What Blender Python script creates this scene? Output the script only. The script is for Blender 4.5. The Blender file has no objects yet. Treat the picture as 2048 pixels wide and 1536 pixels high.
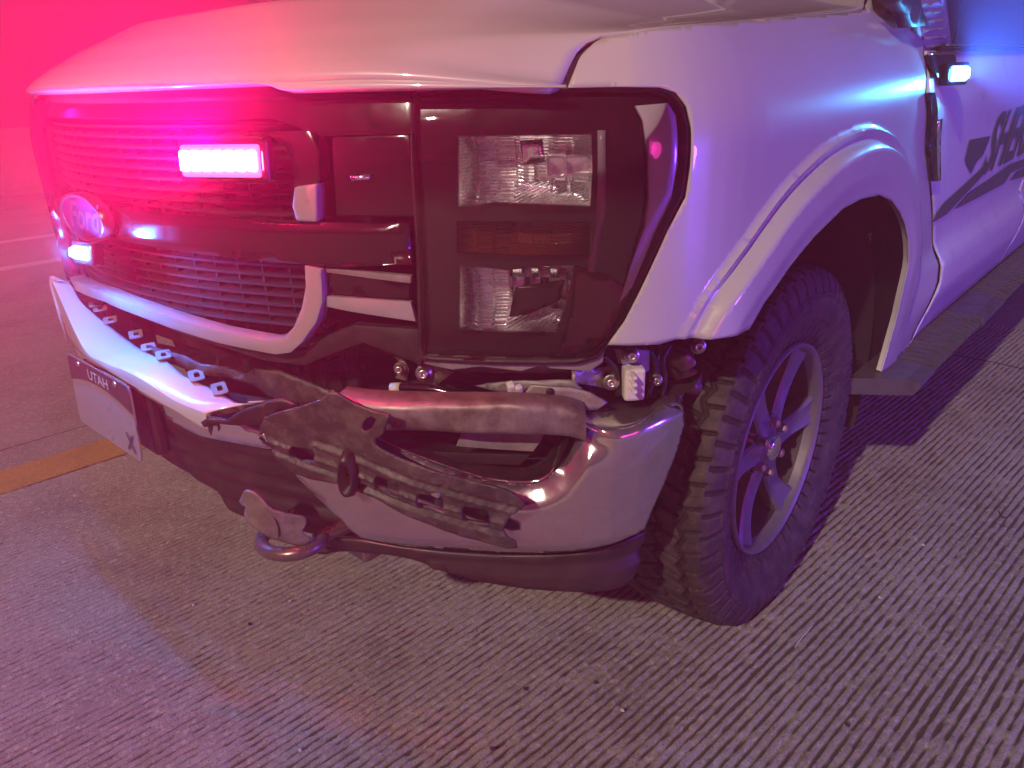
import bpy, bmesh, math, random
import numpy as np
from mathutils import Vector, Matrix, noise
from mathutils.geometry import delaunay_2d_cdt
random.seed(7); rng = np.random.default_rng(7)
sc = bpy.context.scene
C = sc.collection
R = math.radians

# ------------------------------------------------------------------ camera
CAM = np.array([1.52821, -0.46849, 1.18169]); YAW, PIT, ROL, F = -0.74837, 0.38585, -0.03733, 1507.18
_f = np.array([math.sin(YAW)*math.cos(PIT), math.cos(YAW)*math.cos(PIT), -math.sin(PIT)])
_r0 = np.array([math.cos(YAW), -math.sin(YAW), 0.0]); _u0 = np.cross(_r0, _f)
_r = _r0*math.cos(ROL)+_u0*math.sin(ROL); _u = -_r0*math.sin(ROL)+_u0*math.cos(ROL)
cd = bpy.data.cameras.new('camera'); cam = bpy.data.objects.new('camera', cd); C.objects.link(cam)
cd.sensor_fit = 'HORIZONTAL'; cd.sensor_width = 36; cd.lens = F/2048*36; cd.clip_start = .02; cd.clip_end = 500
cam.matrix_world = Matrix(((_r[0], _u[0], -_f[0], CAM[0]), (_r[1], _u[1], -_f[1], CAM[1]), (_r[2], _u[2], -_f[2], CAM[2]), (0, 0, 0, 1)))
sc.camera = cam

# ------------------------------------------------------------------ night sky, floodlight, exposure
w = bpy.data.worlds.new('World'); sc.world = w; w.use_nodes = True
nt = w.node_tree; bg = nt.nodes['Background']
sky = nt.nodes.new('ShaderNodeTexSky'); sky.sky_type = 'NISHITA'; sky.sun_disc = False
SUN_EL, SUN_AZ = R(36), R(167)
sky.sun_elevation = SUN_EL; sky.sun_rotation = SUN_AZ
tint = nt.nodes.new('ShaderNodeMix'); tint.data_type = 'RGBA'; tint.blend_type = 'MULTIPLY'; tint.inputs[0].default_value = 1
tint.inputs[7].default_value = (1.0, .22, .75, 1)      # city and strobe light thrown back by the night sky
nt.links.new(sky.outputs[0], tint.inputs[6]); nt.links.new(tint.outputs[2], bg.inputs[0])
bg.inputs[1].default_value = 0.0045
# the only white light is the floodlight mast behind the camera (night: no sun); 15 m off, so shadows are crisp and near parallel
sd = bpy.data.lights.new('flood_light', 'SPOT'); sd.energy = 6900; sd.shadow_soft_size = .12; sd.color = (1.0, .80, .64); sd.spot_size = R(64); sd.spot_blend = .5
so = bpy.data.objects.new('flood_light', sd); C.objects.link(so)
_d = Vector((math.sin(SUN_AZ)*math.cos(SUN_EL), math.cos(SUN_AZ)*math.cos(SUN_EL), math.sin(SUN_EL)))
so.location = Vector((.7, .6, .5))+_d*15
so.rotation_euler = _d.to_track_quat('Z', 'Y').to_euler()
vs = sc.view_settings; vs.view_transform = 'Standard'; vs.look = 'None'; vs.exposure = 0; vs.gamma = 1
try: vs.use_curve_mapping = False
except Exception: pass
cy = sc.cycles; cy.max_bounces = 8; cy.diffuse_bounces = 3; cy.glossy_bounces = 4; cy.transparent_max_bounces = 8
cy.volume_bounces = 0; cy.sample_clamp_indirect = 3.0; cy.sample_clamp_direct = 0; cy.use_denoising = True
cy.caustics_reflective = False; cy.caustics_refractive = False

def lamp(name, loc, col, energy, radius=.03, spot=None, aim=None):
    l = bpy.data.lights.new(name, 'SPOT' if spot else 'POINT'); l.energy = energy; l.color = col; l.shadow_soft_size = radius
    if spot: l.spot_size = R(spot); l.spot_blend = .6
    o = bpy.data.objects.new(name, l); C.objects.link(o); o.location = loc
    if aim is not None: o.rotation_euler = (Vector(loc)-Vector(aim)).to_track_quat('Z', 'Y').to_euler()
    return o
# strobes of the patrol cars parked around the truck (their colours show in the chrome and on the paint)
lamp('patrol_strobe_light', (5.4, 2.4, .8), (.16, .04, 1.0), 620, .30)
lamp('patrol_strobe_light', (5.4, -.4, 1.2), (1.0, .04, .45), 75, .35)
lamp('patrol_strobe_light', (-5.6, -1.4, 1.7), (.6, .03, .8), 26, .4)

# ------------------------------------------------------------------ back projection and surfaces
def ray(u, v):
    d = _r*(u-1024)/F - _u*(v-768)/F + _f
    return d
def onX(u, v, x): d = ray(u, v); return CAM+d*(x-CAM[0])/d[0]
def onY(u, v, y): d = ray(u, v); return CAM+d*(y-CAM[1])/d[1]
def onZ(u, v, z): d = ray(u, v); return CAM+d*(z-CAM[2])/d[2]
def sstep(a, b, x):
    t = min(1, max(0, (x-a)/(b-a))); return t*t*(3-2*t)

class Surf:
    """a body side: plan curve (x, y) swept in z; inset(z) moves it inwards, disp(s, z) outwards"""
    def __init__(self, plan, inset=None, disp=None):
        P = np.array(plan, float); seg = np.hypot(*np.diff(P, axis=0).T); s = np.r_[0, np.cumsum(seg)]
        n = int(s[-1]/.004)+2; S = np.linspace(0, s[-1], n)
        Q = np.stack([np.interp(S, s, P[:, 0]), np.interp(S, s, P[:, 1])], 1)
        k = np.hanning(9); k /= k.sum()
        Qp = np.pad(Q, ((4, 4), (0, 0)), mode='reflect', reflect_type='odd')
        Q = np.stack([np.convolve(Qp[:, i], k, 'valid') for i in (0, 1)], 1)
        T = np.gradient(Q, axis=0); T /= np.linalg.norm(T, axis=1)[:, None]
        self.S, self.Q, self.N = S, Q, np.stack([T[:, 1], -T[:, 0]], 1)
        self.inset = inset or (lambda z: 0.0); self.disp = disp or (lambda s, z: 0.0)
    def map(self, s, z, off=0.0):
        q = [np.interp(s, self.S, self.Q[:, i]) for i in (0, 1)]; n = [np.interp(s, self.S, self.N[:, i]) for i in (0, 1)]
        o = off-self.inset(z)+self.disp(s, z)
        return (q[0]+n[0]*o, q[1]+n[1]*o, z)
    def hit(self, u, v, off=0.0):
        d = ray(u, v); z = 1.0; best = None
        for it in range(5):
            A = self.Q+self.N*(off-self.inset(z)); a = A[:-1]; e = A[1:]-a
            den = d[0]*e[:, 1]-d[1]*e[:, 0]; w0 = a[:, 0]-CAM[0]; w1 = a[:, 1]-CAM[1]
            with np.errstate(all='ignore'):
                t = (w0*e[:, 1]-w1*e[:, 0])/den; k = (w0*d[1]-w1*d[0])/den
            ok = (k >= -1e-6) & (k <= 1+1e-6) & (t > .05)
            if not ok.any():
                dist = np.abs(w0*d[1]-w1*d[0]); i = int(dist.argmin()); tt = (w0[i]*d[0]+w1[i]*d[1])/(d[0]**2+d[1]**2); best = (self.S[i], CAM[2]+tt*d[2])
            else:
                i = np.where(ok)[0][t[ok].argmin()]; best = (self.S[i]+k[i]*(self.S[i+1]-self.S[i]), CAM[2]+t[i]*d[2])
            if abs(best[1]-z) < 1e-4: break
            z = best[1]
        return best
    def px(self, L, off=0.0): return [self.hit(u, v, off) for u, v in L]
    def at(self, u, v, off=0.0):
        s, z = self.hit(u, v, off); return Vector(self.map(s, z, off))
    def s_at_x(self, x): return float(np.interp(x, self.Q[:400, 0], self.S[:400])) if False else float(self.S[np.abs(self.Q[:, 0]-x).argmin()])
    def s_at_y(self, y):
        m = self.Q[:, 0] > 0; return float(self.S[m][np.abs(self.Q[m, 1]-y).argmin()])

def par(a, x1=.95, k=.45): return [(x, a+k*x*x) for x in np.linspace(-.95, x1, 60)]

# ------------------------------------------------------------------ mesh helpers
def link(name, me, m, parent=None, smooth=True, kind=None):
    o = bpy.data.objects.new(name, me); C.objects.link(o)
    if m:
        for mm in (m if isinstance(m, (list, tuple)) else [m]): me.materials.append(mm)
    if smooth: me.shade_smooth()
    if parent: o.parent = parent
    if kind: o['kind'] = kind
    return o
def mesh(name, V, Fc, m, parent=None, smooth=True, kind=None):
    me = bpy.data.meshes.new(name); me.from_pydata([tuple(v) for v in V], [], Fc); me.update()
    return link(name, me, m, parent, smooth, kind)
def sharp(o, ang=35):
    try: o.data.set_sharp_from_angle(angle=R(ang))
    except Exception: pass
def inpoly(P, x, y):
    P = np.asarray(P); n = len(P); r = np.zeros(np.shape(x), bool); j = n-1
    for i in range(n):
        c = ((P[i, 1] > y) != (P[j, 1] > y)) & (x < (P[j, 0]-P[i, 0])*(y-P[i, 1])/(P[j, 1]-P[i, 1]+1e-12)+P[i, 0]); r ^= c; j = i
    return r
def dense(P, step, closed=True):
    out = []; n = len(P)
    for i in range(n if closed else n-1):
        a = np.array(P[i], float); b = np.array(P[(i+1) % n], float); k = max(1, int(np.linalg.norm(b-a)/step))
        out += [tuple(a+(b-a)*j/k) for j in range(k)]
    if not closed: out.append(tuple(P[-1]))
    return out
def cr(P, n=6, closed=True):
    P = [np.array(p, float) for p in P]; out = []; N = len(P)
    for i in range(N if closed else N-1):
        g = (lambda k: P[k % N]) if closed else (lambda k: P[min(N-1, max(0, k))])
        a, b, c, d = g(i-1), g(i), g(i+1), g(i+2)
        for j in range(n):
            t = j/n; out.append(tuple(.5*((2*b)+(-a+c)*t+(2*a-5*b+4*c-d)*t*t+(-a+3*b-3*c+d)*t**3)))
    if not closed: out.append(tuple(P[-1]))
    return out
def rrect(x0, y0, x1, y1, r, n=4, sk=0.0):
    P = []
    for cx, cy_, a0 in ((x1-r, y1-r, 0), (x0+r, y1-r, 90), (x0+r, y0+r, 180), (x1-r, y0+r, 270)):
        for i in range(n+1):
            a = R(a0+90*i/n); P.append((cx+r*math.cos(a), cy_+r*math.sin(a)))
    return P
def tri(outline, holes=(), step=.02, lines=()):
    """constrained triangulation of an outline with holes, with inner grid points"""
    loops = [dense(outline, step)]+[dense(h, step) for h in holes]
    pts = []; edges = []
    for L in loops:
        b = len(pts); pts += L; edges += [(b+i, b+(i+1) % len(L)) for i in range(len(L))]
    for L in lines:
        L = dense(L, step, False); A_ = np.array(L); ins = inpoly(loops[0], A_[:, 0], A_[:, 1]); b = len(pts)
        lb = np.array(loops[0]); far_ = np.array([np.min((lb[:, 0]-x)**2+(lb[:, 1]-y)**2) > (step*.5)**2 for x, y in L]); ins &= far_
        ids = {}
        for i, p_ in enumerate(L):
            if ins[i]: ids[i] = len(pts); pts.append(p_)
        edges += [(ids[i], ids[i+1]) for i in ids if i+1 in ids]
    A = np.array(outline); x0, y0 = A.min(0); x1, y1 = A.max(0)
    gx, gy = np.meshgrid(np.arange(x0+step/2, x1, step), np.arange(y0+step/2, y1, step)); gx = gx.ravel(); gy = gy.ravel()
    ok = inpoly(loops[0], gx, gy)
    for h in loops[1:]: ok &= ~inpoly(h, gx, gy)
    bp = np.array(pts); gx = gx[ok]; gy = gy[ok]
    if len(gx):
        d = np.full(len(gx), 9.)
        for i in range(0, len(bp), 200):
            d = np.minimum(d, np.sqrt(((gx[:, None]-bp[None, i:i+200, 0])**2+(gy[:, None]-bp[None, i:i+200, 1])**2)).min(1))
        k = d > step*.45; pts = pts+list(zip(gx[k], gy[k]))
    v, e, f, *_ = delaunay_2d_cdt([Vector(p) for p in pts], edges, [], 0, 1e-6)
    V = np.array([tuple(q) for q in v]); f = [t for t in f if len(t) == 3]
    Fa = np.array(f); c = V[Fa].mean(1); ok = inpoly(loops[0], c[:, 0], c[:, 1])
    for h in loops[1:]: ok &= ~inpoly(h, c[:, 0], c[:, 1])
    return V, Fa[ok]
def sheet(name, surf, outline, m, parent, holes=(), step=.02, thick=.003, off=0.0, fn=None, bevel=0, smooth=True, kind=None, lines=()):
    V, Fc = tri(outline, holes, step, lines)
    W = []
    for s, z in V:
        o = off+(fn(s, z) if fn else 0)
        W.append(surf.map(s, z, o) if surf else None)
    o = mesh(name, W, [tuple(int(i) for i in t) for t in Fc], m, parent, smooth, kind)
    orient(o)
    if thick:
        md = o.modifiers.new('solid', 'SOLIDIFY'); md.thickness = thick; md.offset = -1
    if bevel:
        b = o.modifiers.new('bevel', 'BEVEL'); b.width = bevel; b.segments = 2; b.limit_method = 'ANGLE'; b.angle_limit = R(50)
    return o
def orient(o):
    """make faces of an open sheet look outwards (towards the street side of the truck)"""
    me = o.data; s = 0
    for p in me.polygons:
        n = p.normal; c = p.center; s += (n.x*(CAM[0]-c.x)+n.y*(CAM[1]-c.y)+n.z*(CAM[2]-c.z))*p.area
    if s < 0: me.flip_normals()
def box(name, c, size, m, parent, rot=(0, 0, 0), bevel=.004, mat3=None):
    x, y, z = [k/2 for k in size]
    V = [Vector((i, j, k)) for i in (-x, x) for j in (-y, y) for k in (-z, z)]
    M = mat3 if mat3 else Matrix.Rotation(rot[2], 3, 'Z') @ Matrix.Rotation(rot[1], 3, 'Y') @ Matrix.Rotation(rot[0], 3, 'X')
    Fc = [(0, 1, 3, 2), (4, 6, 7, 5), (0, 4, 5, 1), (2, 3, 7, 6), (0, 2, 6, 4), (1, 5, 7, 3)]
    o = mesh(name, [M @ v+Vector(c) for v in V], Fc, m, parent, smooth=False)
    if bevel:
        b = o.modifiers.new('bevel', 'BEVEL'); b.width = bevel; b.segments = 2
    return o
def tube_mesh(P, r, seg=14, caps=True):
    P = [Vector(p) for p in P]; n = len(P); rr = r if isinstance(r, (list, tuple)) else [r]*n
    V = []; Fc = []; up = Vector((0, 0, 1)); prev = None
    for i, p in enumerate(P):
        t = (P[min(i+1, n-1)]-P[max(i-1, 0)]).normalized()
        a = (prev-t*prev.dot(t)) if prev is not None else t.cross(up if abs(t.z) < .9 else Vector((1, 0, 0)))
        a.normalize(); prev = a; b = t.cross(a)
        for k in range(seg):
            q = 2*math.pi*k/seg; V.append(p+(a*math.cos(q)+b*math.sin(q))*rr[i])
    for i in range(n-1):
        for k in range(seg): Fc.append((i*seg+k, i*seg+(k+1) % seg, (i+1)*seg+(k+1) % seg, (i+1)*seg+k))
    if caps: Fc.append(tuple(range(seg-1, -1, -1))); Fc.append(tuple((n-1)*seg+k for k in range(seg)))
    return V, Fc
def tube(name, P, r, m, parent, seg=14): return mesh(name, *tube_mesh(P, r, seg), m, parent)
def joined(parts):
    V = []; Fc = []
    for v, f in parts: b = len(V); V += list(v); Fc += [tuple(i+b for i in t) for t in f]
    return V, Fc
def lathe(profile, seg=24, axis='X', c=(0, 0, 0)):
    V = []; Fc = []; n = len(profile)
    for k in range(seg):
        q = 2*math.pi*k/seg
        for a, r in profile:
            V.append(Vector((c[0]+a, c[1]+r*math.cos(q), c[2]+r*math.sin(q))) if axis == 'X' else Vector((c[0]+r*math.cos(q), c[1]+a, c[2]+r*math.sin(q))))
    for k in range(seg):
        for i in range(n-1): a = k*n+i; b = ((k+1) % seg)*n+i; Fc.append((a, a+1, b+1, b))
    return V, Fc

# ------------------------------------------------------------------ materials
def mat(name, col, rough=.5, metal=0.0, coat=0.0, bump=None, dirt=None, rnoise=None, spec=.5):
    """bump=(scale, strength, dist)  dirt=(scale, colour, low, high)  rnoise=(scale, lo, hi)"""
    m = bpy.data.materials.new(name); m.use_nodes = True; t = m.node_tree; b = t.nodes['Principled BSDF']
    b.inputs['Base Color'].default_value = (*col, 1); b.inputs['Roughness'].default_value = rough
    b.inputs['Metallic'].default_value = metal; b.inputs['Coat Weight'].default_value = coat; b.inputs['Coat Roughness'].default_value = .04
    b.inputs['Specular IOR Level'].default_value = spec
    tc = t.nodes.new('ShaderNodeTexCoord')
    def nz(scale, detail=6, rough=.6):
        n = t.nodes.new('ShaderNodeTexNoise'); n.inputs['Scale'].default_value = scale; n.inputs['Detail'].default_value = detail
        n.inputs['Roughness'].default_value = rough; t.links.new(tc.outputs['Object'], n.inputs['Vector']); return n
    if dirt:
        n = nz(dirt[0], 8, .7); r = t.nodes.new('ShaderNodeValToRGB'); r.color_ramp.elements[0].position = dirt[2]; r.color_ramp.elements[1].position = dirt[3]
        r.color_ramp.elements[0].color = (0, 0, 0, 1); r.color_ramp.elements[1].color = (1, 1, 1, 1)
        x = t.nodes.new('ShaderNodeMix'); x.data_type = 'RGBA'; x.inputs[6].default_value = (*col, 1); x.inputs[7].default_value = (*dirt[1], 1)
        t.links.new(n.outputs[0], r.inputs[0]); t.links.new(r.outputs[0], x.inputs[0]); t.links.new(x.outputs[2], b.inputs['Base Color'])
        if metal > .5 and len(dirt) > 4:
            q = t.nodes.new('ShaderNodeMapRange'); q.inputs[3].default_value = metal; q.inputs[4].default_value = dirt[4]
            t.links.new(r.outputs[0], q.inputs[0]); t.links.new(q.outputs[0], b.inputs['Metallic'])
    if rnoise:
        n = nz(rnoise[0], 5, .65); q = t.nodes.new('ShaderNodeMapRange'); q.inputs[1].default_value = .3; q.inputs[2].default_value = .7
        q.inputs[3].default_value = rnoise[1]; q.inputs[4].default_value = rnoise[2]
        t.links.new(n.outputs[0], q.inputs[0]); t.links.new(q.outputs[0], b.inputs['Roughness'])
    if bump:
        n = nz(bump[0], 8, .65); u = t.nodes.new('ShaderNodeBump'); u.inputs['Strength'].default_value = bump[1]; u.inputs['Distance'].default_value = bump[2]
        t.links.new(n.outputs[0], u.inputs['Height']); t.links.new(u.outputs[0], b.inputs['Normal'])
    return m
def emit(name, col, s):
    m = bpy.data.materials.new(name); m.use_nodes = True; t = m.node_tree; b = t.nodes['Principled BSDF']
    b.inputs['Base Color'].default_value = (*col, 1); b.inputs['Emission Color'].default_value = (*col, 1); b.inputs['Emission Strength'].default_value = s
    return m
def clear(name, tintc=(1, 1, 1), rough=.03, f0=1.45, base=.0):
    m = bpy.data.materials.new(name); m.use_nodes = True; t = m.node_tree; out = t.nodes['Material Output']
    t.nodes.remove(t.nodes['Principled BSDF'])
    tr = t.nodes.new('ShaderNodeBsdfTransparent'); tr.inputs[0].default_value = (*tintc, 1)
    gl = t.nodes.new('ShaderNodeBsdfGlossy'); gl.inputs['Roughness'].default_value = rough
    fr = t.nodes.new('ShaderNodeFresnel'); fr.inputs[0].default_value = f0; mx = t.nodes.new('ShaderNodeMixShader')
    t.links.new(fr.outputs[0], mx.inputs[0]); t.links.new(tr.outputs[0], mx.inputs[1]); t.links.new(gl.outputs[0], mx.inputs[2])
    t.links.new(mx.outputs[0], out.inputs[0]); return m
M_WHITE = mat('white_paint', (.45, .45, .45), .3, coat=1.0, rnoise=(9, .3, .4), dirt=(5, (.425, .415, .40), .45, .8), bump=(3, .06, .01))
M_SILL = mat('scuffed_white_paint', (.60, .60, .60), .3, coat=.6, dirt=(14, (.45, .42, .40), .55, .75))
M_CHROME = mat('scuffed_chrome', (.66, .65, .64), .1, 1.0, dirt=(6, (.36, .32, .30), .40, .85, .7), rnoise=(10, .03, .24), bump=(22, .16, .003))
M_ROLL = mat('dusty_bumper_metal', (.25, .21, .20), .5, .45, dirt=(16, (.10, .07, .06), .42, .66), rnoise=(18, .4, .6), bump=(60, .1, .001))
M_CHROMEC = mat('clean_chrome', (.82, .82, .82), .08, 1.0, rnoise=(20, .05, .16))
M_BLACK = mat('gloss_black_plastic', (.008, .008, .009), .10, rnoise=(12, .05, .22))
M_PLAST = mat('black_moulded_plastic', (.012, .011, .012), .45, dirt=(10, (.045, .04, .037), .48, .75), rnoise=(14, .35, .65), bump=(60, .2, .002))
M_DUST = mat('dusty_broken_plastic', (.030, .027, .028), .5, dirt=(24, (.105, .09, .08), .46, .66), rnoise=(20, .3, .7), bump=(70, .6, .003))
M_GREYP = mat('grey_plastic', (.17, .16, .16), .5, dirt=(14, (.30, .27, .24), .45, .7), bump=(40, .3, .003))
M_STEEL = mat('grimy_steel', (.30, .27, .25), .45, .75, dirt=(18, (.14, .09, .06), .45, .65), bump=(35, .4, .003))
M_BOLT = mat('zinc_bolt', (.60, .57, .53), .32, .9, dirt=(30, (.3, .24, .2), .5, .7))
M_RUBBER = mat('tyre_rubber', (.016, .014, .014), .7, dirt=(26, (.075, .062, .055), .40, .72), bump=(140, .5, .002))
M_BARREL = mat('shaded_barrel', (.022, .021, .024), .6, .2)  # colour darkened so the gaps between the spokes read as shade
M_RUBD = mat('shaded_groove_rubber', (.008, .008, .008), .8)  # near-black copy of the rubber, paints shade into the tread grooves
M_RIM = mat('machined_alloy', (.17, .165, .18), .5, .5, rnoise=(16, .42, .6), dirt=(24, (.24, .21, .19), .5, .75))
M_LINER = mat('wheel_liner', (.007, .007, .008), .85, bump=(60, .4, .004))
M_SURR = mat('grille_surround_paint', (.27, .27, .28), .35, .0, coat=.3, rnoise=(16, .25, .45))
M_DECAL = mat('dark_decal', (.05, .075, .075), .3)
M_CONC = None
M_BENT = mat('bent_inner_panel', (.30, .26, .25), .45, .2, dirt=(20, (.16, .12, .11), .45, .7), bump=(50, .3, .002))
M_WPL = mat('white_plastic', (.66, .62, .54), .4, dirt=(30, (.4, .34, .28), .5, .75))
M_GLASS = mat('window_glass', (.012, .014, .02), .04, 0, coat=.5)
M_LENS = clear('clear_lens', (.93, .93, .95), .02, 1.5)
M_AMBER = mat('amber_lens', (.16, .035, .012), .22, 0, coat=.8)
M_REFL = mat('lamp_reflector', (.95, .95, .95), .26, 1.0, rnoise=(60, .18, .34))
M_PLATE = mat('plate_sheet', (.22, .21, .23), .35, rnoise=(12, .25, .5))
M_PBAND = mat('plate_arch', (.06, .028, .035), .4)
M_INK = mat('plate_ink', (.05, .04, .06), .5)
M_PWHITE = mat('plate_white', (.40, .38, .37), .4)
M_EDGE = mat('dark_chrome', (.06, .055, .065), .3, .6)
M_EMBL = mat('emblem_blue', (.008, .010, .03), .55, spec=.15)

# ------------------------------------------------------------------ ground (whole road turned 4.5 degrees to the truck)
GA = R(-4.5)
ground = bpy.data.objects.new
def G(x, y, z=0.0): c, s = math.cos(GA), math.sin(GA); return (x*c-y*s, x*s+y*c, z)
def fieldnoise(nx, ny, sx, sy):
    a = rng.standard_normal((int(nx/sx)+3, int(ny/sy)+3)); ix = np.linspace(0, a.shape[0]-2.001, nx); iy = np.linspace(0, a.shape[1]-2.001, ny)
    x0 = ix.astype(int); y0 = iy.astype(int); fx = (ix-x0)[:, None]; fy = (iy-y0)[None]; fx = fx*fx*(3-2*fx); fy = fy*fy*(3-2*fy)
    A = a[np.ix_(x0, y0)]; B = a[np.ix_(x0+1, y0)]; Cc = a[np.ix_(x0, y0+1)]; D = a[np.ix_(x0+1, y0+1)]
    return (A*(1-fx)+B*fx)*(1-fy)+(Cc*(1-fx)+D*fx)*fy
def conc_mat(name, base, dark, light, scale=1.0, bumps=.6, grooves=False, groove_shade=False):
    m = bpy.data.materials.new(name); m.use_nodes = True; t = m.node_tree; b = t.nodes['Principled BSDF']; b.inputs['Roughness'].default_value = .82
    tc = t.nodes.new('ShaderNodeTexCoord')
    def nz(s, d=6, r=.65):
        n = t.nodes.new('ShaderNodeTexNoise'); n.inputs['Scale'].default_value = s; n.inputs['Detail'].default_value = d; n.inputs['Roughness'].default_value = r
        t.links.new(tc.outputs['Object'], n.inputs['Vector']); return n
    def mix(f, a, c2, lo, hi):
        r = t.nodes.new('ShaderNodeMapRange'); r.inputs[1].default_value = lo; r.inputs[2].default_value = hi; t.links.new(f, r.inputs[0])
        x = t.nodes.new('ShaderNodeMix'); x.data_type = 'RGBA'; t.links.new(r.outputs[0], x.inputs[0])
        if isinstance(a, tuple): x.inputs[6].default_value = (*a, 1)
        else: t.links.new(a, x.inputs[6])
        x.inputs[7].default_value = (*c2, 1); return x.outputs[2]
    c = mix(nz(2.6*scale).outputs[0], base, dark, .45, .72)
    c = mix(nz(70*scale, 4, .7).outputs[0], c, light, .52, .72)
    c = mix(nz(260*scale, 3, .6).outputs[0], c, tuple(k*.45 for k in dark), .55, .70)
    t.links.new(c, b.inputs['Base Color'])
    if groove_shade:                                   # shade painted into the groove bottoms by depth, for contrast
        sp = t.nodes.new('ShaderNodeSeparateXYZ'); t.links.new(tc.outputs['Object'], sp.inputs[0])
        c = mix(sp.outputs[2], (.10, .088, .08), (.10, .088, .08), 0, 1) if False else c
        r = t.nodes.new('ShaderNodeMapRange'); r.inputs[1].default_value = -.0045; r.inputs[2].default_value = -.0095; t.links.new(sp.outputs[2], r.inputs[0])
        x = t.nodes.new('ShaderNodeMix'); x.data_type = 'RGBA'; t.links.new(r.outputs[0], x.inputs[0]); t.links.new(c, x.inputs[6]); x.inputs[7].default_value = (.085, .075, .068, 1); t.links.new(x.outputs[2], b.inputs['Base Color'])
    n = nz(300*scale, 5, .75); u = t.nodes.new('ShaderNodeBump'); u.inputs['Strength'].default_value = bumps; u.inputs['Distance'].default_value = .006 if groove_shade else .003
    t.links.new(n.outputs[0], u.inputs['Height']); last = u
    if grooves:
        w_ = t.nodes.new('ShaderNodeTexWave'); w_.wave_type = 'BANDS'; w_.bands_direction = 'X'; w_.inputs['Scale'].default_value = 1/.019/ (2*math.pi)*math.pi*2/ (2*math.pi)*math.pi
        w_.inputs['Distortion'].default_value = .6; w_.inputs['Detail'].default_value = 2
        t.links.new(tc.outputs['Object'], w_.inputs['Vector'])
        u2 = t.nodes.new('ShaderNodeBump'); u2.inputs['Strength'].default_value = .8; u2.inputs['Distance'].default_value = .003
        t.links.new(w_.outputs[1], u2.inputs['Height']); t.links.new(u.outputs[0], u2.inputs['Normal']); last = u2
    t.links.new(last.outputs[0], b.inputs['Normal'])
    return m
M_CONC = conc_mat('tined_concrete', (.41, .375, .35), (.27, .245, .225), (.60, .56, .51), bumps=1.0, groove_shade=True)
M_GROOVE_SHADE = conc_mat('shaded_groove', (.20, .18, .165), (.12, .105, .095), (.28, .25, .23))  # leftover dark concrete for painted groove shade
M_CONC2 = conc_mat('concrete_lane', (.30, .28, .265), (.20, .185, .175), (.42, .40, .38), .8, .9)
M_YEL = conc_mat('worn_yellow_paint', (.52, .29, .055), (.36, .22, .08), (.60, .38, .10), 1.3, 1.0)
M_WHT = conc_mat('worn_white_paint', (.56, .55, .54), (.42, .41, .40), (.68, .67, .66), 1.0, .6)
M_EARTH = conc_mat('verge_soil', (.10, .085, .06), (.05, .045, .035), (.15, .13, .10), .6, 1.0)

X0, X1, Y0, Y1 = -1.13, 2.05, -1.1, 3.7; PITCH = .019
nx = int((X1-X0)/PITCH*7.8); ny = int((Y1-Y0)/.0056)
gx = np.linspace(X0, X1, nx); gy = np.linspace(Y0, Y1, ny)
GX, GY = np.meshgrid(gx, gy, indexing='ij')
wob = fieldnoise(nx, ny, 60, 120)*.0011+fieldnoise(nx, ny, 12, 10)*.0009
ph = ((GX+wob)/PITCH) % 1.0; dd = np.abs(ph-.5)*PITCH              # distance from groove centre
width = .0029+.0009*fieldnoise(nx, ny, 6, 4)+.0003*fieldnoise(nx, ny, 40, 60)
cut = np.clip((width-dd)/.0028+.5, 0, 1); cut = cut*cut*(3-2*cut)
brk = np.clip(fieldnoise(nx, ny, 9, 7)*.9-.25, 0, 1)*.65              # spots where the groove is closed or spalled
Z = -.0095*cut*(1-brk)+fieldnoise(nx, ny, 1.7, 1.05)*.0011+fieldnoise(nx, ny, 4, 2.6)*.0009+fieldnoise(nx, ny, 30, 30)*.0006
Z -= np.clip(fieldnoise(nx, ny, 6, 5)-2.1, 0, 1)*.006                # small pits
Z -= .002; Z = np.minimum(Z, .0016)
c_, s_ = math.cos(GA), math.sin(GA)
co = np.stack([GX*c_-GY*s_, GX*s_+GY*c_, Z], -1).reshape(-1, 3).astype(np.float32)
i0 = (np.arange(nx-1)[:, None]*ny+np.arange(ny-1)[None]).ravel()
q = np.stack([i0, i0+ny, i0+ny+1, i0+1], 1).astype(np.int32)
me = bpy.data.meshes.new('road_slab'); me.vertices.add(len(co)); me.vertices.foreach_set('co', co.ravel())
me.loops.add(q.size); me.loops.foreach_set('vertex_index', q.ravel()); me.polygons.add(len(q))
me.polygons.foreach_set('loop_start', np.arange(0, q.size, 4, dtype=np.int32)); me.update(calc_edges=True)
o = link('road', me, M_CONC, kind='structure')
def gquad(name, x0, x1, y0, y1, z, m, nxs=1, nys=1, amp=0):
    V = [G(x0+(x1-x0)*i/nxs, y0+(y1-y0)*j/nys, z+(random.gauss(0, amp) if amp else 0)) for i in range(nxs+1) for j in range(nys+1)]
    Fc = [(i*(nys+1)+j, (i+1)*(nys+1)+j, (i+1)*(nys+1)+j+1, i*(nys+1)+j+1) for i in range(nxs) for j in range(nys)]
    return mesh(name, V, Fc, m, kind='structure')
FAR = 240
gquad('ground', -FAR, FAR, -FAR, FAR, -.02, M_EARTH)
gquad('road_lane', -10.6, -1.52, -60, 200, -.006, M_CONC2)            # next lanes
gquad('road_edge_strip', -1.505, X0, -60, 200, -.003, M_CONC2)
gquad('road_lane', X0+.001, X1, Y1, 200, -.004, M_CONC2); gquad('road_lane', X0+.001, X1, -60, Y0, -.004, M_CONC2)
gquad('road_lane', X1+.001, 9, -60, 200, -.004, M_CONC2)
o = gquad('yellow_line', -1.315, -1.125, -4, 8, .0015, M_YEL, 38, 1800, .0007)
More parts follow.
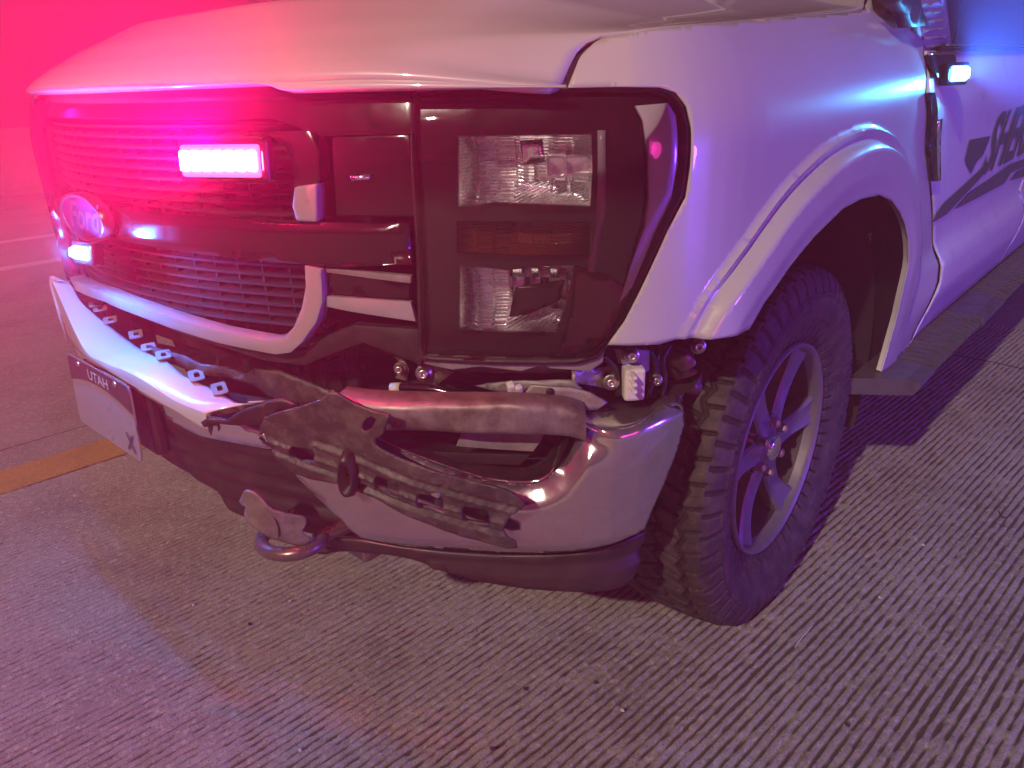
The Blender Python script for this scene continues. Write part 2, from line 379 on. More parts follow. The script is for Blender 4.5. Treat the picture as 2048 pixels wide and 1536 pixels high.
gquad('yellow_line', -1.315, -1.125, 8.0, 150, .0015, M_YEL)
gquad('white_line', -6.42, -6.28, -20, 120, -.002, M_WHT); gquad('white_line', -5.15, -5.0, -20, 120, -.002, M_WHT)

# concrete barrier on the far side of the road
bar = bpy.data.objects.new('concrete_barrier', None); C.objects.link(bar); bar.location = G(-10.3, 0)
bar['label'] = 'long pale concrete barrier at the far edge of the road'; bar['category'] = 'barrier'
prof = [(-.3, 0), (-.3, .08), (-.13, .33), (-.08, .81), (.08, .81), (.13, .33), (.3, .08), (.3, 0)]
for k in range(14):
    y0 = -18+k*3.05
    V = [Vector((x, y0+yy, z)) for yy in (0, 3.03) for x, z in prof]; n = len(prof)
    Fc = [(i, (i+1) % n, n+(i+1) % n, n+i) for i in range(n)]+[tuple(range(n-1, -1, -1)), tuple(range(n, 2*n))]
    o = mesh('barrier_segment', V, Fc, M_CONC2, bar, smooth=False)
bar.rotation_euler = (0, 0, GA)

# ------------------------------------------------------------------ the truck
truck = bpy.data.objects.new('pickup_truck', None); C.objects.link(truck)
truck['label'] = 'white patrol pickup truck with its front bumper smashed and strobes lit'; truck['category'] = 'pickup truck'

body_plan = par(.05, .93)+[(.948, .462), (.963, .487), (.976, .515), (.986, .55), (.993, .59), (.998, .64), (1.0, .70), (1.0, 1.2), (1.0, 5.2)]
def body_inset(z): return 2.0*max(0, z-1.07)**2
BODY = Surf(body_plan, body_inset)
WH = (1.0172, .398)      # wheel centre y, z
arch_px = [(1470, 652), (1500, 600), (1555, 523), (1600, 470), (1658, 415), (1695, 396), (1733, 388), (1760, 400), (1777, 424), (1788, 450), (1794, 478), (1797, 525), (1790, 590), (1784, 640), (1770, 700), (1758, 742)]
flare_px = [(1395, 655), (1430, 570), (1500, 455), (1550, 385), (1600, 330), (1660, 280), (1730, 250), (1775, 262), (1800, 290), (1818, 340), (1826, 450), (1828, 530), (1822, 610), (1806, 690), (1790, 735)]
def polar(px):
    out = []
    for u, v in px:
        p_ = onX(u, v, 1.0); out.append((math.atan2(p_[2]-.50, p_[1]-1.07), math.hypot(p_[2]-.50, p_[1]-1.07)))
    out = [(a if a > -1 else a+2*math.pi, r) for a, r in out]; out.sort(); return np.array(out)
PA, PF = polar(cr(arch_px, 6, False)), polar(cr(flare_px, 6, False))
S_OFF = BODY.s_at_y(1.2)-1.2          # s = y + S_OFF on the flat side
def body_disp(s, z):
    d = 0.0; y = s-S_OFF
    if y > .35 and y < 2.4:
        a = math.atan2(z-.50, y-1.07); r = math.hypot(z-.50, y-1.07)
        a = a if a > -1 else a+2*math.pi
        ra = float(np.interp(a, PA[:, 0], PA[:, 1])); rf = float(np.interp(a, PF[:, 0], PF[:, 1])); rf = max(rf, ra+.05)
        t = (r-ra)/(rf-ra)
        fade = sstep(.42, .62, y) if y < .9 else 1.0
        fl = 0.0
        if t < 1.0:
            fl = .010*sstep(1.0, .94, t)-.006*sstep(.93, .86, t)*sstep(.74, .80, t)+.022*sstep(.80, .66, t)-.006*sstep(.35, .0, t)
        elif t < 1.35: fl = 0
        if y > 1.2: fl *= .25+.75*sstep(.50, .80, z)
        d += fl*fade
    # crease and bulge of the lower door and rocker
    if y > 1.55:
        k = sstep(1.62, 1.95, y)
        d += k*(.030*sstep(.72, .655, z)-.034*sstep(.60, .44, z))
        d -= .008*sstep(.86, .74, z)*k
    if y > 1.35:                                     # shoulder line under the windows
        d += .006*sstep(1.0, 1.08, z)*sstep(1.35, 1.7, y)
    return d
BODY.disp = body_disp
def B(L): return BODY.px(L)

SHPX = cr([(1135, 175), (1148, 143), (1160, 115), (1178, 95), (1205, 77), (1265, 66), (1350, 53), (1530, 38), (1712, 22), (1733, 4), (1745, -25)], 8, False)
shut = [BODY.at(u, v) for u, v in SHPX] or [BODY.at(u, v) for u, v in [(1135, 175), (1148, 143), (1160, 115), (1178, 95), (1205, 77), (1350, 53), (1530, 38), (1712, 22), (1733, 4), (1745, -25)]]
SHZ = [p_.z for p_ in shut]; HT = [max(0, p_.y-(.045+.45*p_.x**2)) for p_ in shut]
for i_ in range(1, len(HT)): HT[i_] = max(HT[i_], HT[i_-1]+1e-5)
# hood: height field over (x, y)
def lip_y(x): return .045+.45*x*x
def hood_z(x, y):
    ax = abs(x); t = y-lip_y(ax)
    zc = float(np.interp(t, [0, .015, .05, .12, .24, .5, .9, 1.5], [1.19, 1.206, 1.228, 1.262, 1.308, 1.348, 1.366, 1.376]))
    y_ = y
    zs = float(np.interp(t, HT, SHZ))
    g = sstep(.93, .60, ax)
    z = zs+(zc-zs)*g
    z += .012*sstep(.70, .64, ax)*sstep(.05, .4, t)*(1-.5*sstep(.3, 0, ax))     # raised power dome edge
    return z
class HoodS:
    def map(self, x, y, off=0.0): return (x, y, hood_z(x, y)+off)
right_edge = [(p_.x-.005, p_.y) for p_ in shut]
lipx = right_edge[0][0]
T_ = [y-lip_y(x) for x, y in right_edge]; T_[0] = 0.0
ts = np.r_[np.linspace(0, .1, 12), np.linspace(.12, T_[-1], 60)]
V = []; Fc = []; NA = 121
for i, t in enumerate(ts):
    xe = float(np.interp(t, T_, [p_[0] for p_ in right_edge]))
    for a in np.linspace(-1, 1, NA):
        x = xe*a; y = lip_y(x)+t; V.append((x, y, hood_z(x, y)))
    if i:
        for j in range(NA-1): Fc.append(((i-1)*NA+j, (i-1)*NA+j+1, i*NA+j+1, i*NA+j))
o = mesh('hood', V, Fc, M_WHITE, truck)
md = o.modifiers.new('s', 'SOLIDIFY'); md.thickness = .012; md.offset = -1
sub = o

# hood front lip: a rounded rolled edge that drops to the grille, lower over the lamps
lip_lo_px = [(68, 184), (180, 172), (290, 168), (420, 166), (530, 167), (560, 172), (581, 184), (600, 187), (700, 184), (900, 180), (1050, 177), (1133, 176)]
lo = BODY.px(lip_lo_px, .004)
lo_s = np.array([p_[0] for p_ in lo]); lo_z = np.array([p_[1] for p_ in lo]); k = lo_s.argsort(); lo_s = lo_s[k]; lo_z = lo_z[k]
sm = BODY.s_at_x(0.0)
ss = np.linspace(2*sm-lo_s.max(), lo_s.max(), 120); V = []; Fc = []; NR = 7
for i, s in enumerate(ss):
    sx = s if s >= sm else 2*sm-s
    zl = float(np.interp(sx, lo_s, lo_z)); x, y, _ = BODY.map(s, 1.0)
    zt = hood_z(x, lip_y(x))
    for j in range(NR):
        t = j/(NR-1); zz = zl+(zt+.001-zl)*t; of = .006*math.sin(math.pi*min(1, t*1.1))+(-.012 if j == 0 else 0)+.004*(1-t)-.003*t
        px_, py_, _ = BODY.map(s, 1.0, of); V.append((px_, py_, zz))
    if i:
        a = (i-1)*NR; b = i*NR
        for j in range(NR-1): Fc.append((a+j, b+j, b+j+1, a+j+1))
o = mesh('hood_lip', V, Fc, M_WHITE, truck)

# fender (left) -------------------------------------------------------------
lamp_edge = [(1215, 690), (1250, 640), (1290, 560), (1335, 460), (1372, 395), (1381, 330), (1384, 255), (1374, 212), (1352, 184), (1320, 174), (1230, 173)]
gapx = [(1748, -40), (1790, -28), (1816, 10), (1838, 60), (1845, 110), (1847, 190), (1852, 290), (1858, 362), (1864, 430), (1868, 500), (1862, 560), (1846, 620), (1825, 680), (1800, 728)]
fend = B(SHPX[:-10])+B(gapx[:])+B([(1758, 742)])
fend += B(list(reversed(arch_px))[1:])+B([(1440, 663), (1400, 672), (1350, 679), (1318, 689), (1290, 690), (1250, 691)])+B(lamp_edge)
flines = []
for t_ in (1.0, .94, .90, .86, .80, .75, .70, .66, .35):
    L = []
    for a in np.linspace(PF[0, 0], PF[-1, 0], 260):
        ra = float(np.interp(a, PA[:, 0], PA[:, 1])); rf = max(float(np.interp(a, PF[:, 0], PF[:, 1])), ra+.05); r = ra+(rf-ra)*t_
        L.append((1.07+r*math.cos(a)+S_OFF, .50+r*math.sin(a)))
    flines.append(L)
ofender = sheet('fender', BODY, fend, M_WHITE, truck, step=.0072, thick=.004, lines=flines)
sharp(ofender, 60)
# rolled inner lip of the wheel arch
V = []; Fc = []
pts = cr(B(arch_px), 5, False)
for i, (s, z) in enumerate(pts):
    p0 = BODY.map(s, z, 0); p1 = (p0[0]-.014, p0[1], p0[2]+.002)
    V += [p0, p1]
    if i: Fc.append((2*i-2, 2*i-1, 2*i+1, 2*i))
mesh('arch_lip', V, Fc, M_WHITE, ofender)
# wheel liner and inner dark walls
V = []; Fc = []; n = 0
arcs = [(a, max(.47, .0)) for a in np.linspace(R(-25), R(146), 40)]
for i, (a, r) in enumerate(arcs):
    y = 1.07+r*1.0*math.cos(a); z = .47+.47*math.sin(a)
    V += [(.955, y, z), (.80, y, z+.01), (.58, y, z), (.54, y, z)]
    if i:
        for j in range(3): Fc.append((4*i-4+j, 4*i-3+j, 4*i+1+j, 4*i+j))
mesh('wheel_liner', V, Fc, M_LINER, truck)
box('wheel_well_wall', (.53, 1.1, .62), (.02, 1.3, .75), M_LINER, truck, bevel=0)
box('frame_rail', (.48, 1.9, .42), (.08, 3.4, .14), M_STEEL, truck, bevel=.01)

# door, rear door, sill ----------------------------------------------------
gap2 = [(1850, 112), (1852, 190), (1857, 290), (1863, 362), (1869, 430), (1873, 500), (1867, 560), (1851, 620), (1830, 680), (1808, 724)]
dS = BODY.px(gap2)
def sy(y): return y+S_OFF
yg = 2.86
top = 1.206
door_out = [(dS[0][0], top)]+dS+[(sy(1.62), .452), (sy(yg), .462), (sy(yg), .50), (sy(2.88), .56), (sy(yg+.08), .62), (sy(yg+.09), .75), (sy(yg+.02), top)]
odoor = sheet('door', BODY, door_out, M_SILL, truck, step=.022, thick=.004)
rd = [(sy(yg)+.006, .462), (sy(yg)+.006, .50), (sy(2.886), .56), (sy(yg+.086), .62), (sy(yg+.096), .75), (sy(yg+.026), top), (sy(4.1), top), (sy(4.1), .462)]
sheet('rear_door', BODY, rd, M_SILL, truck, step=.04, thick=.004)
box('door_gap_filler', (.93, 3.0, .8), (.03, 2.9, .72), M_LINER, truck, bevel=0)
# windows and pillars
def quad(name, P, m, parent, thick=.006):
    o = mesh(name, P, [tuple(range(len(P)))], m, parent, smooth=False)
    md = o.modifiers.new('s', 'SOLIDIFY'); md.thickness = thick; md.offset = 0; return o
quad('side_window', [(.965, 1.80, 1.212), (.965, 2.9, 1.212), (.86, 2.95, 1.78), (.86, 2.35, 1.80)], M_GLASS, odoor)
o = box('window_seal', (.975, 2.3, 1.209), (.016, 1.3, .012), M_BLACK, odoor, bevel=.003)
box('window_trim', (.979, 2.25, 1.2185), (.008, 1.1, .006), M_CHROMEC, odoor, bevel=.001)
ws = quad('windshield', [(-.86, 1.60, 1.35), (.86, 1.60, 1.35), (.70, 2.34, 1.88), (-.70, 2.34, 1.88)], M_GLASS, truck)
quad('roof', [(.70, 2.30, 1.89), (.70, 3.6, 1.93), (-.70, 3.6, 1.93), (-.70, 2.30, 1.89)], M_WHITE, truck, .03)
for sx in (-1, 1):
    V, Fc = tube_mesh([Vector((sx*.905, 1.60, 1.24)), Vector((sx*.89, 1.72, 1.40)), Vector((sx*.84, 2.0, 1.64)), Vector((sx*.74, 2.4, 1.90))], [.03, .03, .032, .035], 10)
    mesh('windshield_pillar', V, Fc, M_WHITE, truck)
quad('cowl_panel', [(-.93, 1.38, 1.285), (.93, 1.38, 1.285), (.93, 1.82, 1.27), (.80, 1.52, 1.36), (-.80, 1.52, 1.36), (-.93, 1.82, 1.27)], M_PLAST, truck, .01)
quad('cab_rear', [(-.95, 4.1, .5), (.95, 4.1, .5), (.95, 4.1, 1.2), (.70, 3.7, 1.9), (-.70, 3.7, 1.9), (-.95, 4.1, 1.2)], M_WHITE, truck, .02)
quad('rear_window', [(.965, 2.96, 1.212), (.965, 4.0, 1.212), (.80, 3.65, 1.80), (.86, 2.99, 1.79)], M_GLASS, truck)
# pillar base panel beside the windshield, with a row of dark stripes
pp = Surf([(.955, 1.2), (.955, 3.0)])
pil = [pp.hit(u, v) for u, v in [(1846, 104), (1905, 103), (1900, 60), (1893, 0), (1890, -40), (1845, -30), (1833, 0), (1838, 60)]]
opil = sheet('pillar_panel', pp, pil, M_SURR, truck, step=.03, thick=.02)
for k in range(7):
    v = 2+k*17.3-(.6*k*k)*.12; a, b = 1837+k*1.6, 1879+k*3.6
    sheet('panel_stripe', pp, [pp.hit(x_, y_) for x_, y_ in [(a, v+4), (b, v), (b+1.5, v+7), (a+1, v+11)]], M_GREYP, opil, step=.03, thick=.003, off=.004)
cw = [pp.hit(u, v, .02) for u, v in [(1788, -30), (1800, 6), (1818, 28), (1826, 54), (1858, 51), (1846, 20), (1835, -30)]]
sheet('cowl_cover', pp, cw, M_PLAST, truck, step=.03, thick=.03, off=.02)
# fender trim and blue strobe at the door gap
o = sheet('fender_badge', BODY, [(BODY.hit(1848, 112)[0]-.02, 1.200), (BODY.hit(1848, 112)[0]+.19, 1.200), (BODY.hit(1860, 150)[0]+.15, 1.150), (BODY.hit(1848, 112)[0]-.01, 1.150)], M_BLACK, truck, step=.02, thick=.012, off=.014, bevel=.003)
s0 = BODY.hit(1848, 112)[0]
sheet('badge_trim', BODY, [(s0-.02, 1.203), (s0+.19, 1.203), (s0+.19, 1.198), (s0-.02, 1.198)], M_CHROMEC, o, step=.02, thick=.006, off=.018)
sheet('vent_blade', BODY, B([(1845, 185), (1856, 185), (1862, 300), (1866, 362), (1856, 362), (1849, 290)]), M_BLACK, truck, step=.02, thick=.01, off=.012, bevel=.002)
sheet('vent_blade_edge', BODY, B([(1864, 240), (1871, 238), (1872, 360), (1867, 362)]), M_CHROMEC, truck, step=.02, thick=.008, off=.012)

def text_mesh(body, font_size=1.0, shear=0.0, ext=0.0):
    cu = bpy.data.curves.new('t', 'FONT'); cu.body = body; cu.size = font_size; cu.shear = shear; cu.resolution_u = 3; cu.offset = ext
    ob = bpy.data.objects.new('t', cu); C.objects.link(ob); bpy.context.view_layer.update()
    me = bpy.data.meshes.new_from_object(ob.evaluated_get(bpy.context.evaluated_depsgraph_get()))
    bpy.data.objects.remove(ob); bm = bmesh.new(); bm.from_mesh(me); bmesh.ops.triangulate(bm, faces=bm.faces)
    for _ in range(1): bmesh.ops.subdivide_edges(bm, edges=[e for e in bm.edges if e.calc_length() > font_size*.12], cuts=2, use_grid_fill=False)
    bmesh.ops.triangulate(bm, faces=bm.faces)
    bm.to_mesh(me); bm.free(); return me
def text_on(name, body, size, fn, m, parent, shear=0.0, ext=0.0):
    me = text_mesh(body, size, shear, ext)
    for v in me.vertices: v.co = Vector(fn(v.co.x, v.co.y))
    o = link(name, me, m, parent, smooth=False); return o
# door lettering: big slanted word with swooshes under it
text_on('door_lettering', 'SHERIFF', .235, lambda a, b: BODY.map(sy(2.19)+a*1.0, .865+b+a*.02, .004), M_DECAL, odoor, shear=.55, ext=.006)
for L in ([(1859, 448), (1887, 407), (1969, 330), (1962, 352), (1895, 429)], [(1912, 419), (1938, 386), (2020, 328), (2048, 318), (2060, 328), (2022, 345), (2010, 367), (1962, 393)], [(2020, 362), (2037, 342), (2060, 332), (2060, 350)]):
    sheet('door_stripe', BODY, B(L), M_DECAL, odoor, step=.02, thick=0, off=.003)
sheet('door_crest', BODY, B([(1928, 321), (1938, 280), (1953, 277), (1979, 272), (1965, 308), (1950, 325), (1940, 347)]), M_DECAL, odoor, step=.02, thick=0, off=.003)

# running board ------------------------------------------------------------
rb = bpy.data.objects.new('running_board', None); C.objects.link(rb); rb.parent = truck
def rib_sec(y, z0=.425, x1=1.095): return [(.955, y, z0-.040), (.955, y, z0+.004), (x1-.03, y, z0+.004), (x1-.004, y, z0-.004), (x1, y, z0-.016), (x1-.012, y, z0-.040)]
def bar_block(name, ya, yb, m, zt=.425, x1=1.095, yb_slant=.0):
    A = rib_sec(ya, zt, x1); Bq = rib_sec(yb, zt, x1); n = len(A); V = A+Bq
    V = [(x, y-(yb_slant*(x1-x)/.14 if i < n else 0), z) for i, (x, y, z) in enumerate(V)]
    Fc = [(i, (i+1) % n, n+(i+1) % n, n+i) for i in range(n)]+[tuple(range(n-1, -1, -1)), tuple(range(n, 2*n))]
    return mesh(name, V, Fc, m, rb, smooth=False)
M_BOARD = mat('running_board_metal', (.12, .12, .13), .3, .5, dirt=(20, (.07, .065, .065), .5, .75), rnoise=(30, .3, .5), bump=(220, .3, .001))
bar_block('end_cap', 1.495, 1.61, M_BOARD, .446, 1.10, .095)
bar_block('board_core', 1.612, 4.0, M_LINER, .428, 1.078)
y = 1.625; k = 0
while y < 3.9:
    if 2.15 < y < 2.42: bar_block('step_pad', 2.15, 2.42, M_BOARD, .446, 1.10); y = 2.44; continue
    bar_block('rib', y, y+.017, M_BOARD, .447, 1.096); y += .038

# ------------------------------------------------------------------ wheel
def build_wheel(parent):
    wv = bpy.data.objects.new('wheel', None); C.objects.link(wv); wv.parent = parent
    cx = .842; ctr = Vector((cx, WH[0], WH[1]))
    # tyre: profile (x offset, radius)
    prof = [(-.098, .238), (-.112, .262), (-.132, .300), (-.140, .335), (-.134, .368), (-.124, .388), (-.105, .400), (-.05, .4065), (0, .408), (.05, .4065), (.105, .400), (.124, .388), (.134, .368), (.140, .335), (.132, .300), (.112, .262), (.098, .238)]
    P = np.array(cr([(a, r+.005*(r > .29)) for a, r in prof], 12, False)); dl = np.r_[0, np.cumsum(np.hypot(*np.diff(P, axis=0).T))]
    NW = 220; L = np.linspace(0, dl[-1], NW); P = np.stack([np.interp(L, dl, P[:, 0]), np.interp(L, dl, P[:, 1])], 1)
    T = np.gradient(P, axis=0); T /= np.linalg.norm(T, axis=1)[:, None]; N = np.stack([-T[:, 1], T[:, 0]], 1)
    NT = 1300; th = np.linspace(0, 2*np.pi, NT, endpoint=False)
    A, X = np.meshgrid(th, P[:, 0], indexing='ij'); Rr = np.broadcast_to(P[:, 1], A.shape)
    nb = 52; ph_ = A/(2*np.pi)*nb
    def tri_w(x): return 2*np.abs(x-np.floor(x+.5))                    # 0..1 zigzag
    def groove(d, w_): k = np.clip((w_-np.abs(d))/.0022+.5, 0, 1); return k*k*(3-2*k)
    tread = np.abs(X) < .121
    H = np.zeros_like(A)
    zz = .009*(tri_w(ph_)-.5)*2; zz2 = .009*(tri_w(ph_+.33)-.5)*2
    circ = R(360/nb)*.40
    for xc, zf, w_ in ((-.032, zz, .0042), (.034, zz2, .0042), (-.083, zz2*.7, .0052), (.083, zz*.7, .0052)):
        H = np.maximum(H, groove(X-xc-zf, w_))
    def cross(phase, lo_, hi_, slope, w_):
        d = ((ph_+phase+X*slope) % 1.0)-.5; d = d*(2*np.pi*.40/nb)
        return groove(d, w_)*((X > lo_) & (X < hi_))
    H = np.maximum(H, cross(.0, -.032, .034, 9, .0034)); H = np.maximum(H, cross(.45, .034, .083, -7, .0036)); H = np.maximum(H, cross(.2, -.083, -.032, -8, .0036))
    H = np.maximum(H, cross(.05, .083, .2, 3, .0034)); H = np.maximum(H, cross(.55, -.2, -.083, -3, .0034))
    H = np.where(tread, H, 0)
    sipe = np.zeros_like(A)
    for phs in (.22, .72): sipe = np.maximum(sipe, cross(phs, -.11, .11, 6, .0003))
    ramp = np.clip((.125-np.abs(X))/.008, 0, 1)
    h = -.0105*H-.003*np.where(tread, sipe, 0)
    # shoulder lugs running down to the sidewall
    rr = Rr; lug = (np.abs(X) >= .119) & (rr > .335)
    d = ((ph_*1.0+.05) % 1.0)-.5; d = d*(2*np.pi*.39/nb)
    lg = np.clip((np.abs(d)-.0038)/.0028, 0, 1)                        # 1 on the lug
    fade = np.clip((rr-.345)/.006, 0, 1)
    d2 = ((ph_*2) % 1.0)-.5; rib = np.clip((np.abs(d2)*(2*np.pi*.36/nb/2)-.0016)/.0015, 0, 1)
    h = np.where(lug, .0045*lg*fade-.0055, h)
    rim_line = np.exp(-((rr-.352)/.0022)**2)*.004*(np.abs(X) > .12); h = h+rim_line
    low = (np.abs(X) > .11) & (rr <= .345) & (rr > .318); h = np.where(low, -.001+.0016*rib, h)
    h = h+np.exp(-((rr-.300)/.0020)**2)*.0016*(np.abs(X) > .11)+np.exp(-((rr-.262)/.003)**2)*.003*(np.abs(X) > .09)
    h = h+fieldnoise(NT, NW, 3, 3)*.00022+fieldnoise(NT, NW, 14, 9)*.0004
    XX = X+N[:, 0][None]*h; RR = Rr+N[:, 1][None]*h
    yy = WH[0]+RR*np.cos(A); zz_ = WH[1]+RR*np.sin(A)
    zz_ = np.where(zz_ < -.001, -.001+.12*(zz_+.001), zz_)
    co = np.stack([cx+XX, yy, zz_], -1).reshape(-1, 3)
    ii = (np.arange(NT)[:, None]*NW+np.arange(NW-1)[None]).ravel(); jj = (((np.arange(NT)+1) % NT)[:, None]*NW+np.arange(NW-1)[None]).ravel()
    qd = np.stack([ii, jj, jj+1, ii+1], 1).astype(np.int32)
    me = bpy.data.meshes.new('tyre'); me.vertices.add(len(co)); me.vertices.foreach_set('co', co.astype(np.float32).ravel())
    me.loops.add(qd.size); me.loops.foreach_set('vertex_index', qd.ravel()); me.polygons.add(len(qd))
    me.polygons.foreach_set('loop_start', np.arange(0, qd.size, 4, dtype=np.int32)); me.update(calc_edges=True)
    me.flip_normals() if False else None
    mi = (h.reshape(-1)[qd].mean(1) < -.0028).astype(np.int32)  # sunken faces take the rubber with painted shade
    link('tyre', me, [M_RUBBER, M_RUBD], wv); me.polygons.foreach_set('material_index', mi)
    # rim barrel and flange
    xo = .945-cx+.0
    pr = [(xo+.002, .2425), (xo+.010, .240), (xo+.010, .234), (xo-.004, .228), (xo-.02, .222), (xo-.10, .205), (xo-.20, .20), (xo-.21, .23)]
    Vv, Ff = lathe([(a, r) for a, r in pr[:5]], 90, 'X', ctr)
    mesh('rim', Vv, Ff, M_RIM, wv)
    Vv, Ff = lathe([(a, r) for a, r in pr[4:]], 90, 'X', ctr)
    mesh('rim_barrel', Vv, Ff, M_BARREL, wv)
    Vv, Ff = lathe([(xo-.16, .0), (xo-.16, .19)], 60, 'X', ctr); mesh('brake_backing', Vv, Ff, M_LINER, wv)
    Vv, Ff = lathe([(xo-.10, .06), (xo-.10, .165), (xo-.125, .165), (xo-.125, .06)], 60, 'X', ctr); mesh('brake_disc', Vv, Ff, M_STEEL, wv)
    # spokes: broad face that widens and twists a little outwards
    for k in range(6):
        a0 = R(-4+60*k); V = []; Fc = []; rs = np.linspace(.045, .232, 12)
        for i, r in enumerate(rs):
            t = i/11; half = .027+.006*math.cos(t*5)*.5+.014*t**2; sw = R(7)*t*t
            xf = xo-.012-.030*math.sin(t*math.pi)*.35-.010*(1-t)+.004*t
            for (du, dx) in ((-1, -.030), (-1, -.004), (-.80, .002), (-.1, -.004), (.80, .002), (1, -.004), (1, -.030)):
                an = a0+sw; y_ = r*math.cos(an)-du*half*math.sin(an); z_ = r*math.sin(an)+du*half*math.cos(an)
                V.append(Vector((ctr.x+xf+dx, ctr.y+y_, ctr.z+z_)))
            if i:
                a = (i-1)*7; b = i*7
                for j in range(6): Fc.append((a+j, a+j+1, b+j+1, b+j))
        Fc.append(tuple(range(6, -1, -1)))
        o = mesh('spoke', V, Fc, M_RIM, wv); o.data.flip_normals(); sharp(o, 30)
    # hub with centre cap and nuts
    Vv, Ff = lathe([(xo-.012, 0), (xo-.012, .030), (xo-.016, .034), (xo-.022, .036), (xo-.026, .075), (xo-.06, .085)], 48, 'X', ctr); mesh('hub', Vv, Ff, M_RIM, wv)
    Vv, Ff = lathe([(xo-.004, 0), (xo-.004, .026), (xo-.006, .0285), (xo-.014, .0295)], 48, 'X', ctr); oc = mesh('centre_cap', Vv, Ff, M_CHROMEC, wv)
    for k in range(6):
        a = R(26+60*k); c = ctr+Vector((0, .060*math.cos(a), .060*math.sin(a)))
        Vv, Ff = lathe([(xo-.030, .0175), (xo-.0235, .0175), (xo-.0235, .0165), (xo-.031, .0160), (xo-.031, 0)], 24, 'X', c); mesh('nut_pocket', Vv, Ff, M_BLACK, wv)
        Vv, Ff = lathe([(xo-.004, 0), (xo-.004, .007), (xo-.008, .0105), (xo-.030, .011)], 6, 'X', c); mesh('wheel_nut', Vv, Ff, M_BOLT, wv, smooth=False)
    # chrome wheel weight and valve
    for a in (R(188), R(205)):
        c = ctr+Vector((xo+.006, .236*math.cos(a), .236*math.sin(a))); box('wheel_weight', c, (.008, .006, .022), M_BOLT, wv, rot=(a, 0, 0), bevel=.002)
    tube('valve', [ctr+Vector((xo-.02, .205*math.cos(R(150)), .205*math.sin(R(150)))), ctr+Vector((xo+.012, .196*math.cos(R(150)), .196*math.sin(R(150))))], .004, M_BLACK, wv, 8)
    return wv
wheel = build_wheel(truck)
# steer the wheel slightly about its own vertical axis
wheel.location = Vector((.88, WH[0], 0)); 
for ch in wheel.children: ch.location = -Vector((.88, WH[0], 0))
wheel.rotation_euler = (0, 0, .034)
w2 = wheel.copy(); C.objects.link(w2); w2.location = (-.88, WH[0], 0); w2.rotation_euler = (0, 0, math.pi+.034)
for ch in wheel.children:
    c2 = ch.copy(); C.objects.link(c2); c2.parent = w2

